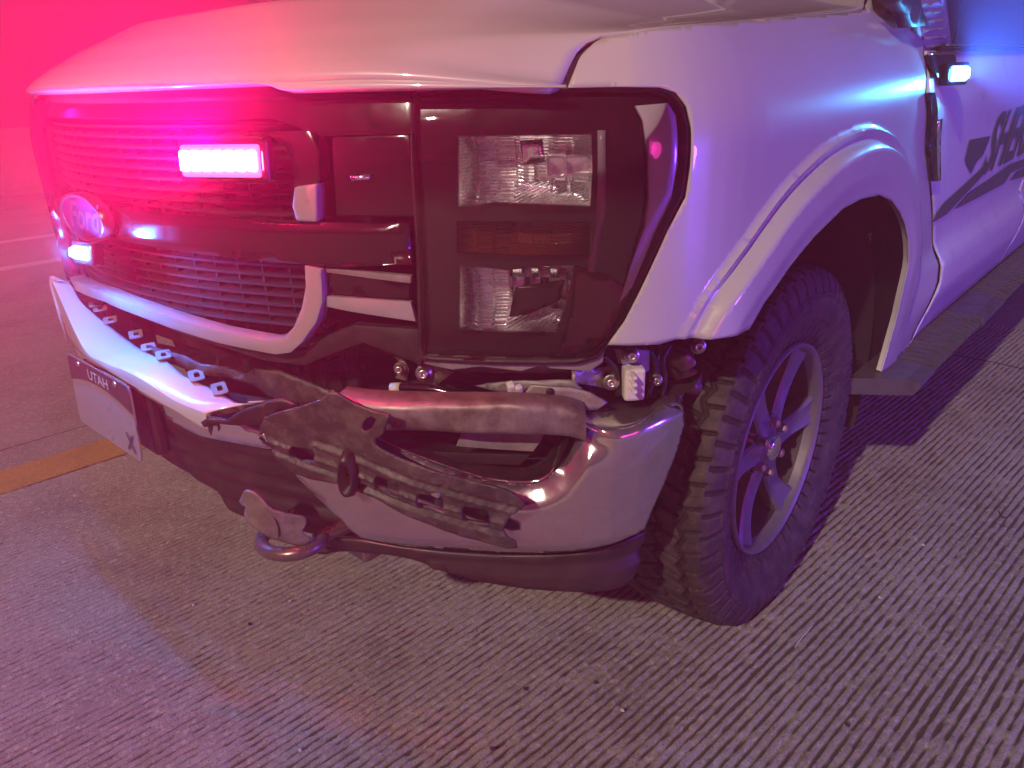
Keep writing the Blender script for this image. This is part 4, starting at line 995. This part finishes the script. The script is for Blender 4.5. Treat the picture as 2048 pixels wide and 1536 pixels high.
# license plate -------------------------------------------------------------
pl = bpy.data.objects.new('license_plate', None); C.objects.link(pl); pl.parent = bp
PC = (0, -.012, .611)
def plp(a, b, off=0.0): return (PC[0]+a, PC[1]-off+(b*.06), PC[2]+b)
def flat(name, P2, m, parent, off, thick=.0012, holes=()):
    Vv, Ff = tri(P2, holes, .03); o = mesh(name, [plp(float(a), float(b), off) for a, b in Vv], [tuple(map(int, f_)) for f_ in Ff], m, parent, smooth=False); orient(o)
    if thick: md = o.modifiers.new('s', 'SOLIDIFY'); md.thickness = thick; md.offset = -1
    return o
flat('plate_sheet', rrect(-.152, -.076, .152, .076, .012), M_PLATE, pl, 0, .0015)
arch_ = [(-.150, .030)]+[(x, .030+.022*math.cos(x/.15*math.pi/2)-.0) for x in np.linspace(-.14, .14, 15)]+[(.150, .030), (.150, .066), (.140, .0745), (-.140, .0745), (-.150, .066)]
arch_ = [(x, .020+.020*(1-(x/.15)**2)) for x in np.linspace(-.150, .150, 17)]+[(.150, .066), (.140, .0745), (-.140, .0745), (-.150, .066)]
flat('plate_band', arch_, M_PBAND, pl, .0016, 0)
text_on('plate_lettering', 'UTAH', .036, lambda a, b: plp(-.045+a*1.05, .048+b*.8-.002, .0026), M_PWHITE, pl, ext=.0006)
text_on('plate_lettering', 'X', .052, lambda a, b: plp(.100+a, -.062+b, .0026), M_INK, pl, ext=.0004)
flat('plate_edge', rrect(-.1535, -.0775, .1535, .0775, .013), M_CHROMEC, pl, -.0006, .002, holes=(rrect(-.1485, -.0725, .1485, .0725, .010),))
for a in (-.09, .09):
    Vv, Ff = lathe([(-.004, 0), (-.004, .006), (0, .007)], 12, 'Y', plp(a, .066, .0)); mesh('plate_screw', Vv, Ff, M_BOLT, pl)
sheet('bumper_backing', BM, [(BM.s_at_x(-.9), .44), (BM.s_at_x(.70), .44), (BM.s_at_x(.62), .60), (BM.s_at_x(.40), .66), (BM.s_at_x(0), .66), (BM.s_at_x(-.9), .74)], M_LINER, bp, step=.03, thick=.006, off=-.09)
box('plate_mount', (0, .03, .60), (.30, .03, .14), M_PLAST, bp, bevel=.01)

# ------------------------------------------------------------------ hanging broken bracket
def z5(L): return [(400+a*.3418, 650+b*.3418) for a, b in L]
br = bpy.data.objects.new('broken_bracket', None); C.objects.link(br); br.parent = bp
BR = Surf([(x, -.035+.45*x*x) for x in np.linspace(-.3, .95, 60)])
outl = z5([(330, 600), (380, 545), (430, 520), (560, 485), (700, 440), (760, 395), (800, 400), (900, 462), (1010, 492), (1120, 515), (1100, 570), (1080, 625), (1035, 655), (1030, 690), (1060, 708), (1160, 748), (1330, 800), (1560, 870), (1720, 905), (1800, 930), (1860, 965), (1905, 1010), (1885, 1055), (1830, 1085), (1795, 1135), (1765, 1200), (1800, 1235), (1850, 1268), (1858, 1300), (1800, 1308), (1700, 1280), (1560, 1240), (1400, 1190), (1200, 1110), (1000, 1025), (900, 1000), (800, 972), (600, 930), (470, 875), (400, 800), (350, 740), (325, 660)])
hol = [z5(h_) for h_ in (rrect(516, 748, 646, 820, 22, 3), rrect(1026, 908, 1162, 982, 20, 3), rrect(1284, 990, 1422, 1066, 22, 3), rrect(1550, 1066, 1690, 1150, 22, 3))]
hol = [[(u, v+(u-z5([(580, 0)])[0][0] if i == 0 else u-z5([((1094, 1353, 1620)[i-1], 0)])[0][0])*.16) for u, v in h_] for i, h_ in enumerate(hol)]
hol = [[(np.mean([p_[0] for p_ in h_])+(u-np.mean([p_[0] for p_ in h_]))*1.12, np.mean([p_[1] for p_ in h_])+(v-np.mean([p_[1] for p_ in h_]))*1.3) for u, v in h_] for h_ in hol]
hol.append(z5([(322, 662), (350, 652), (425, 748), (412, 768), (380, 745)]))
hol.append(z5([(960, 560), (1010, 525), (1040, 545), (1010, 600), (965, 618), (945, 600)]))
bO = BR.px(outl); bH = [BR.px(h_) for h_ in hol]
q0 = np.array(BR.hit(*z5([(470, 700)])[0])); q1 = np.array(BR.hit(*z5([(1800, 1120)])[0])); ax = (q1-q0)/np.linalg.norm(q1-q0); nx_ = np.array([-ax[1], ax[0]])
def brf(s, z):
    p_ = np.array([s, z])-q0; a = p_@ax; b = p_@nx_
    d = .004*sstep(-.012, -.010, b)*sstep(-.004, -.006, b)+.010*sstep(.030, .033, b)-.014*sstep(-.022, -.027, b)+.006*sstep(-.034, -.038, b)
    d += .005*sstep(.011, .014, b)*sstep(.022, .019, b)*(1 if a > .05 else 0)
    d += .003*noise.noise(Vector((s*14, z*14, 2)))+.0015*noise.noise(Vector((s*45, z*45, 3)))
    return d+.02*sstep(.10, .25, a)-.01
o = sheet('bracket_face', BR, bO, M_DUST, br, holes=bH, step=.0042, thick=.005, fn=brf)
sharp(o, 45)
# raised clip tower and dark slit on the bracket
c = BR.at(*z5([(875, 880)])[0], .012)
ov = cr([(-.010, -.028), (.004, -.030), (.012, 0), (.008, .028), (-.006, .032), (-.014, 0)], 4)
def ring_at(sc_, off): return [Vector(BR.map(BR.hit(*z5([(870, 880)])[0])[0]+a*sc_, BR.hit(*z5([(870, 880)])[0])[1]+b*sc_, off)) for a, b in ov]
r1, r2, r3, r4 = ring_at(1.25, -.004), ring_at(1.0, .014), ring_at(.78, .014), ring_at(.72, -.01); n = len(ov)
V = r1+r2+r3+r4; Fc = [(k*n+i, k*n+(i+1) % n, (k+1)*n+(i+1) % n, (k+1)*n+i) for k in range(3) for i in range(n)]+[tuple(3*n+i for i in range(n))]
mesh('clip_tower', V, Fc, M_PLAST, br)
box('bracket_clip', BR.at(*z5([(1380, 990)])[0], .012), (.016, .008, .008), M_GREYP, br, bevel=.002)
# jagged stub pointing up left of the bracket (torn corner piece)
tc_ = z5([(20, 560), (60, 535), (150, 560), (260, 500), (380, 450), (470, 440), (560, 480), (430, 525), (330, 600), (200, 590), (120, 580), (40, 590)])
sheet('torn_corner', BR, BR.px(tc_, -.015), M_PLAST, br, step=.008, thick=.006, off=-.015, fn=lambda s, z: .012*noise.noise(Vector((s*22, z*22, 7))))
# second fold: long flange running back to the left
fl2 = z5([(330, 265), (470, 268), (650, 340), (800, 410), (900, 465), (760, 470), (560, 470), (400, 420), (300, 350), (200, 305)])
sheet('upper_flange', BR, BR.px(fl2, -.10), M_DUST, br, step=.010, thick=.006, off=-.10, fn=lambda s, z: .008*noise.noise(Vector((s*12, z*12, 5))))
fl3 = z5([(-300, 120), (-100, 180), (0, 230), (150, 250), (320, 300), (310, 340), (150, 310), (0, 290), (-200, 210), (-320, 160)])
sheet('upper_flange', BR, BR.px(fl3, -.11), M_DUST, br, step=.012, thick=.006, off=-.11, fn=lambda s, z: .006*noise.noise(Vector((s*12, z*12, 9))))

# torn tab and tow hook under the valance
def zC(L): return [(480+a*.1172, 940+b*.1172) for a, b in L]
tb = zC([(60, 480), (140, 350), (200, 262), (280, 232), (380, 270), (500, 390), (600, 500), (680, 570), (900, 700), (1050, 770), (1110, 805), (1135, 870), (1130, 930), (1090, 1000), (1110, 1080), (1160, 1125), (1225, 1180), (1180, 1240), (1120, 1282), (1040, 1270), (870, 1160), (750, 1080), (600, 970), (460, 880), (330, 800), (200, 680), (230, 520), (140, 520)])
t0_ = BR.px(tb, -.0)
def tbf(s, z): return .012+.014*math.sin((s-t0_[0][0])*32)+.006*noise.noise(Vector((s*25, z*25, 8)))-.016*sstep(.475, .425, z)
sheet('torn_tab', BR, t0_, mat('torn_tab_plastic', (.10, .085, .08), .5, dirt=(22, (.22, .18, .16), .42, .68), bump=(50, .4, .003)), bp, step=.006, thick=.004, fn=tbf)
o = sheet('tab_crack', BR, BR.px(zC([(690, 655), (760, 780), (790, 900), (805, 990), (780, 1060), (770, 990), (765, 880), (735, 770)]), 0), M_LINER, bp, step=.006, thick=0, fn=lambda s, z: tbf(s, z)+.0012)
hk = Vector(BR.at(585, 1076, -.03)); L = []
for k in range(17):
    a = R(200+k*13.0); L.append(hk+Vector((.062*math.cos(a), .050*math.sin(a), .006*math.cos(a))))
L = [hk+Vector((-.06, .16, .01))]+[hk+Vector((-.062, .06, .006))]+L+[hk+Vector((.062, .16, .0))]
tube('tow_hook', [Vector(p_) for p_ in cr(L, 3, False)], .0125, mat('tow_hook_steel', (.16, .13, .12), .28, .6, rnoise=(30, .2, .4)), bp, 16)

# ------------------------------------------------------------------ behind the bumper
eb = bpy.data.objects.new('front_support', None); C.objects.link(eb); eb.parent = truck
INN = Surf([(x, .20+.42*x*x) for x in np.linspace(-.95, .93, 60)])
def IN(L, off=0.0): return INN.px(L, off)
s_a, s_b = INN.s_at_x(-.9), INN.s_at_x(.90)
sheet('support_panel', INN, [(s_a, .52), (s_b, .52), (s_b, .86), (s_a, .86)], M_LINER, eb, step=.02, thick=.006, off=-.05, fn=lambda s, z: .012*noise.noise(Vector((s*7, z*7, 0)))+.008*math.sin(z*60))
# ribbed plastic beams
for a, b, hw, mm, of in (((250, 640), (620, 745), .020, M_PLAST, .02), ((300, 700), (600, 770), .012, M_PLAST, .03), ((640, 690), (840, 690), .014, M_PLAST, .0), ((560, 735), (700, 760), .018, M_PLAST, .01)):
    p0, p1 = INN.at(*a, of), INN.at(*b, of); d_ = (p1-p0); L_ = d_.length; d_.normalize(); s_ = Vector((0, 1, 0)).cross(d_).normalized(); M = Matrix((d_, d_.cross(s_)*-1, s_)).transposed()
    box('support_beam', (p0+p1)/2, (L_, .05, hw*2), mm, eb, bevel=.006, mat3=M)
for u in (460, 520, 585, 640, 668): 
    p0 = INN.at(u, 735+(u-460)*.06, .02); box('support_rib', p0, (.008, .05, .055), M_PLAST, eb, bevel=.003)
sheet('duct_panel', INN, IN([(690, 660), (712, 668), (716, 782), (690, 778)], .03), M_PLAST, eb, step=.02, thick=.02, off=.03, bevel=.004)
sheet('duct_panel', INN, IN([(600, 680), (690, 655), (700, 700), (620, 735), (560, 730)], .03), M_PLAST, eb, step=.02, thick=.01, off=.03, bevel=.003)
def bolt(u, v, r, off, surf=INN, wr=1.7, parent=eb, nm='bolt'):
    c = surf.at(u, v, off); n_ = Vector((.62, -.76, .15)).normalized(); q_ = n_.to_track_quat('X', 'Z').to_matrix()
    Vv, Ff = lathe([(-.006, r*wr), (.001, r*wr), (.0025, r*wr*.9), (.003, r*1.25), (.005, r*1.2), (.006, r), (.012, r*.96), (.013, r*.8), (.013, r*.45), (.006, r*.42), (.006, 0)], 20, 'X')
    return mesh(nm, [c+q_ @ v_ for v_ in Vv], Ff, M_BOLT, parent)
sheet('lamp_bracket', INN, IN([(786, 712), (806, 716), (818, 738), (812, 762), (790, 756), (800, 740), (796, 722)], .06), M_STEEL, eb, step=.01, thick=.006, off=.06, bevel=.002)
bolt(800, 737, .0065, .066)
sheet('lamp_bracket', INN, IN([(834, 724), (842, 712), (860, 716), (900, 742), (912, 742), (900, 752), (872, 772), (846, 766), (834, 752)], .065), M_STEEL, eb, step=.01, thick=.006, off=.065, bevel=.002)
bolt(848, 746, .0085, .073)
sheet('lamp_bracket', INN, IN([(862, 722), (960, 724), (1060, 730), (1180, 722), (1186, 736), (1080, 748), (960, 744), (920, 748)], .055), M_GREYP, eb, step=.012, thick=.006, off=.055, fn=lambda s, z: .008*noise.noise(Vector((s*30, z*30, 0))))
# dark hose with a pale sleeve
L = [INN.at(u, v, .07) for u, v in [(700, 792), (760, 782), (800, 776), (860, 778), (920, 790), (955, 794)]]
tube('hose', [Vector(p_) for p_ in cr(L, 5, False)], .0085, M_BLACK, eb, 12)
tube('hose_sleeve', [INN.at(783, 777, .07), INN.at(802, 776, .07)], .0098, M_WPL, eb, 14)
sheet('hose_cover', INN, IN([(716, 796), (760, 790), (900, 782), (957, 784), (957, 800), (900, 801), (800, 794), (760, 800), (730, 806)], .075), M_BLACK, eb, step=.012, thick=.010, off=.075, bevel=.003)
# bent pale inner panel over the bumper roll
sheet('bent_panel', INN, IN([(700, 806), (760, 800), (900, 806), (960, 800), (962, 785), (1050, 786), (1062, 770), (1140, 776), (1158, 780), (1180, 786), (1215, 806), (1195, 820), (1100, 818), (900, 816), (760, 815)], .085), M_BENT, eb, step=.010, thick=.004, off=.085, fn=lambda s, z: .006*noise.noise(Vector((s*18, z*18, 0))))
sheet('bent_panel', INN, IN([(950, 772), (1000, 764), (1050, 762), (1140, 760), (1158, 770), (1170, 785), (1150, 790), (1120, 776), (1060, 784), (1000, 784)], .065), M_GREYP, eb, step=.010, thick=.004, off=.065, fn=lambda s, z: .006*noise.noise(Vector((s*24, z*24, 4))))
for (u, v, w_, hh, ml) in ((1022, 776, .016, .020, M_WPL), (1038, 780, .012, .018, M_WPL), (1046, 794, .008, .020, M_PLAST), (1100, 784, .007, .012, M_PLAST)):
    box('fastener', INN.at(u, v, .09), (w_, .012, hh), ml, eb, rot=(.2, .3, -.5), bevel=.003)
# parts behind the missing bumper corner
CRN = Surf([(.80, .20), (.86, .40), (.89, .60), (.90, .80)])
def KP(L, off=0.0): return CRN.px(L, off)
def lump(name, c, size, m, seed=0, rot=0.0, amp=.25):
    bm = bmesh.new(); bmesh.ops.create_icosphere(bm, subdivisions=4, radius=1)
    for v in bm.verts:
        n_ = v.co.normalized(); k = max(abs(n_.x), abs(n_.y), abs(n_.z)); q_ = n_/(k**.55)
        q_ = q_*(1+amp*noise.noise(n_*1.7+Vector((seed, 0, 0)))); v.co = q_
    me = bpy.data.meshes.new(name); bm.to_mesh(me); bm.free()
    M = Matrix.Rotation(rot, 4, 'Z') @ Matrix.Diagonal((*size, 1)); me.transform(M)
    me.transform(Matrix.Translation(c)); return link(name, me, m, eb)
box('corner_backing', (.76, .66, .66), (.04, .34, .34), M_LINER, eb, bevel=0, rot=(0, 0, .2))
box('white_reservoir', CRN.at(1266, 764, .03), (.030, .034, .056), M_WPL, eb, rot=(0, .05, -.75), bevel=.005)
for k in (-1, 0, 1): box('reservoir_rib', CRN.at(1266, 764+k*14, .046), (.031, .008, .006), M_WPL, eb, rot=(0, .05, -.75), bevel=.002)
sheet('corner_bracket', CRN, KP([(1236, 700), (1300, 700), (1298, 742), (1280, 748), (1262, 742), (1256, 730), (1244, 728)], .02), M_GREYP, eb, step=.01, thick=.008, off=.02, bevel=.003)
bolt(1263, 710, .0075, .032, CRN)
sheet('corner_bracket', CRN, KP([(1150, 742), (1236, 730), (1240, 784), (1190, 772), (1150, 766)], .0), M_STEEL, eb, step=.01, thick=.008, off=.0, bevel=.003)
bolt(1222, 764, .008, .01, CRN); bolt(1312, 760, .0065, .02, CRN); bolt(1396, 692, .0085, .03, CRN)
lump('casting', CRN.at(1362, 752, -.01), (.038, .03, .030), M_STEEL, 3, .4)
lump('casting', CRN.at(1345, 718, -.02), (.040, .02, .022), M_STEEL, 8, .2)
lump('casting', CRN.at(1306, 728, -.02), (.018, .02, .030), M_PLAST, 5, .1)
lump('casting', CRN.at(1385, 700, -.03), (.024, .02, .024), M_STEEL, 12, .1)
lump('casting', CRN.at(1330, 790, -.01), (.030, .02, .014), M_STEEL, 15, .1)
for L in ([(1206, 712), (1230, 740), (1236, 790)], [(1300, 700), (1310, 735), (1296, 790)], [(1340, 690), (1325, 720), (1330, 760), (1320, 800)]):
    tube('wire_loom', [Vector(p_) for p_ in cr([CRN.at(u, v, .015) for u, v in L], 5, False)], .005, M_PLAST, eb, 8)
# fender liner edge behind the corner, in front of the tyre
V = []; Fc = []
lp = [(1475, 655), (1440, 668), (1410, 700), (1402, 740), (1385, 775), (1352, 798)]
for i, (u, v) in enumerate(lp):
    p_ = onX(u, v, .93); V += [tuple(p_+np.array([0, .01, 0])), (.60, p_[1]+.05, p_[2]+.02)]
    if i: Fc.append((2*i-2, 2*i-1, 2*i+1, 2*i))
mesh('liner_edge', V, Fc, M_LINER, eb)
box('engine_bay_floor', (0, .85, .60), (1.5, .9, .02), M_LINER, truck, bevel=0)
box('radiator', (0, .42, .85), (1.1, .05, .6), M_LINER, truck, bevel=0)
box('underbody', (0, 2.9, .42), (1.88, 2.9, .06), M_LINER, truck, bevel=0)

# far side fender and headlight mirrored
def mirror_obj(o, parent):
    c = o.copy(); c.data = o.data.copy(); c.data.transform(Matrix.Diagonal((-1, 1, 1, 1))); c.data.flip_normals(); C.objects.link(c); c.parent = parent; return c
mf = mirror_obj(ofender, truck)
h2 = bpy.data.objects.new('headlight', None); C.objects.link(h2); h2.parent = truck
for ch in headlight.children:
    if ch.name.split('.')[0] in ('bezel', 'lamp_seal', 'lens', 'reflector', 'light_guide'): mirror_obj(ch, h2)

# ------------------------------------------------------------------ litter on the road
def shard(name, label, cat, u, v, size, m, seed, group=None, rotz=0.0):
    p_ = onZ(u, v, 0); bm = bmesh.new(); bmesh.ops.create_icosphere(bm, subdivisions=2, radius=1)
    for vv in bm.verts: vv.co *= 1+.5*noise.noise(vv.co*1.5+Vector((seed, seed, 0)))
    me = bpy.data.meshes.new(name); bm.to_mesh(me); bm.free(); me.transform(Matrix.Rotation(rotz, 4, 'Z') @ Matrix.Diagonal((*size, 1)))
    o = link(name, me, m, smooth=False); o.location = (p_[0], p_[1], size[2]*.7+.001); o['label'] = label; o['category'] = cat
    if group: o['group'] = group
    return o
M_PEB = mat('pebble_stone', (.55, .52, .48), .7); M_PEBD = mat('dark_crumb', (.03, .025, .025), .8)
PEB = [(387, 1212, 'small pale pebble on the grooved concrete below the torn tab'), (580, 1204, 'small pale pebble just left of the truck shadow below the tow hook'), (1245, 1423, 'pale pebble near the bottom of the picture left of the tyre'), (600, 1537-34, 'pale pebble at the bottom left edge of the road slab'), (1846, 1092, 'pale pebble right of the front tyre on the bluish concrete'), (1759, 1197, 'pale pebble on the road right of the tyre foot')]
for i, (u, v, l) in enumerate(PEB): shard('pebble', l, 'pebble', u, v, (.0042, .003, .003), M_PEB, i, 'pale pebbles on the road')
DK = [(1192, 1367, 'dark crumb on the grooves below the air dam'), (1051, 1380, 'dark crumb left of the one below the air dam'), (1695, 1452, 'dark crumb at the lower right on the concrete'), (500, 1250, 'dark crumb in the middle left of the road'), (985, 1500, 'dark crumb near the bottom middle edge')]
for i, (u, v, l) in enumerate(DK): shard('crumb', l, 'crumb', u, v, (.005, .004, .003), M_PEBD, i+20, 'dark crumbs on the road')
def strand(name, label, cat, L, r, m):
    P = [Vector(onZ(u, v, .004)) for u, v in L]; c = P[0].copy(); V, Fc = tube_mesh([Vector(p_)-c for p_ in cr(P, 6, False)], r, 6)
    o = mesh(name, V, Fc, m); o.location = c; o['label'] = label; o['category'] = cat; return o
strand('twig', 'thin pale straw lying on the road beside the foot of the tyre', 'straw', [(1590, 1294), (1604, 1275), (1616, 1262), (1624, 1252)], .0012, M_PEB)
strand('rubber_strip', 'short curved black rubber strip on the road far right of the wheel', 'rubber strip', [(1997, 1022), (2001, 1030), (2006, 1034), (2013, 1036)], .0016, M_PEBD)
V, Fc = tube_mesh([Vector(p_) for p_ in cr([tuple(onZ(u, v, -.0005)) for u, v in [(1870, 700), (1905, 709), (1940, 716), (1985, 724), (2048, 738), (2100, 748)]], 5, False)], .0022, 5)
mesh('road_crack', V, Fc, M_PEBD, kind='structure')

# ------------------------------------------------------------------ mist volume added so the strobes glow, in place of glare
def haze_box(density):
    bm = bmesh.new(); bmesh.ops.create_cube(bm, size=1); me = bpy.data.meshes.new('added_haze'); 
    for v in bm.verts: v.co = Vector((v.co.x*490, v.co.y*490, 1.0+v.co.z*4.2))
    bm.to_mesh(me); bm.free()
    m = bpy.data.materials.new('added_haze'); m.use_nodes = True; t = m.node_tree; t.nodes.remove(t.nodes['Principled BSDF'])
    p_ = t.nodes.new('ShaderNodeVolumePrincipled'); p_.inputs['Color'].default_value = (.9, .9, .93, 1); p_.inputs['Density'].default_value = density
    p_.inputs['Anisotropy'].default_value = .0
    t.links.new(p_.outputs[0], t.nodes['Material Output'].inputs['Volume'])
    o = link('added_haze', me, m, smooth=False); o['kind'] = 'stuff'; return o
haze_box(.019)
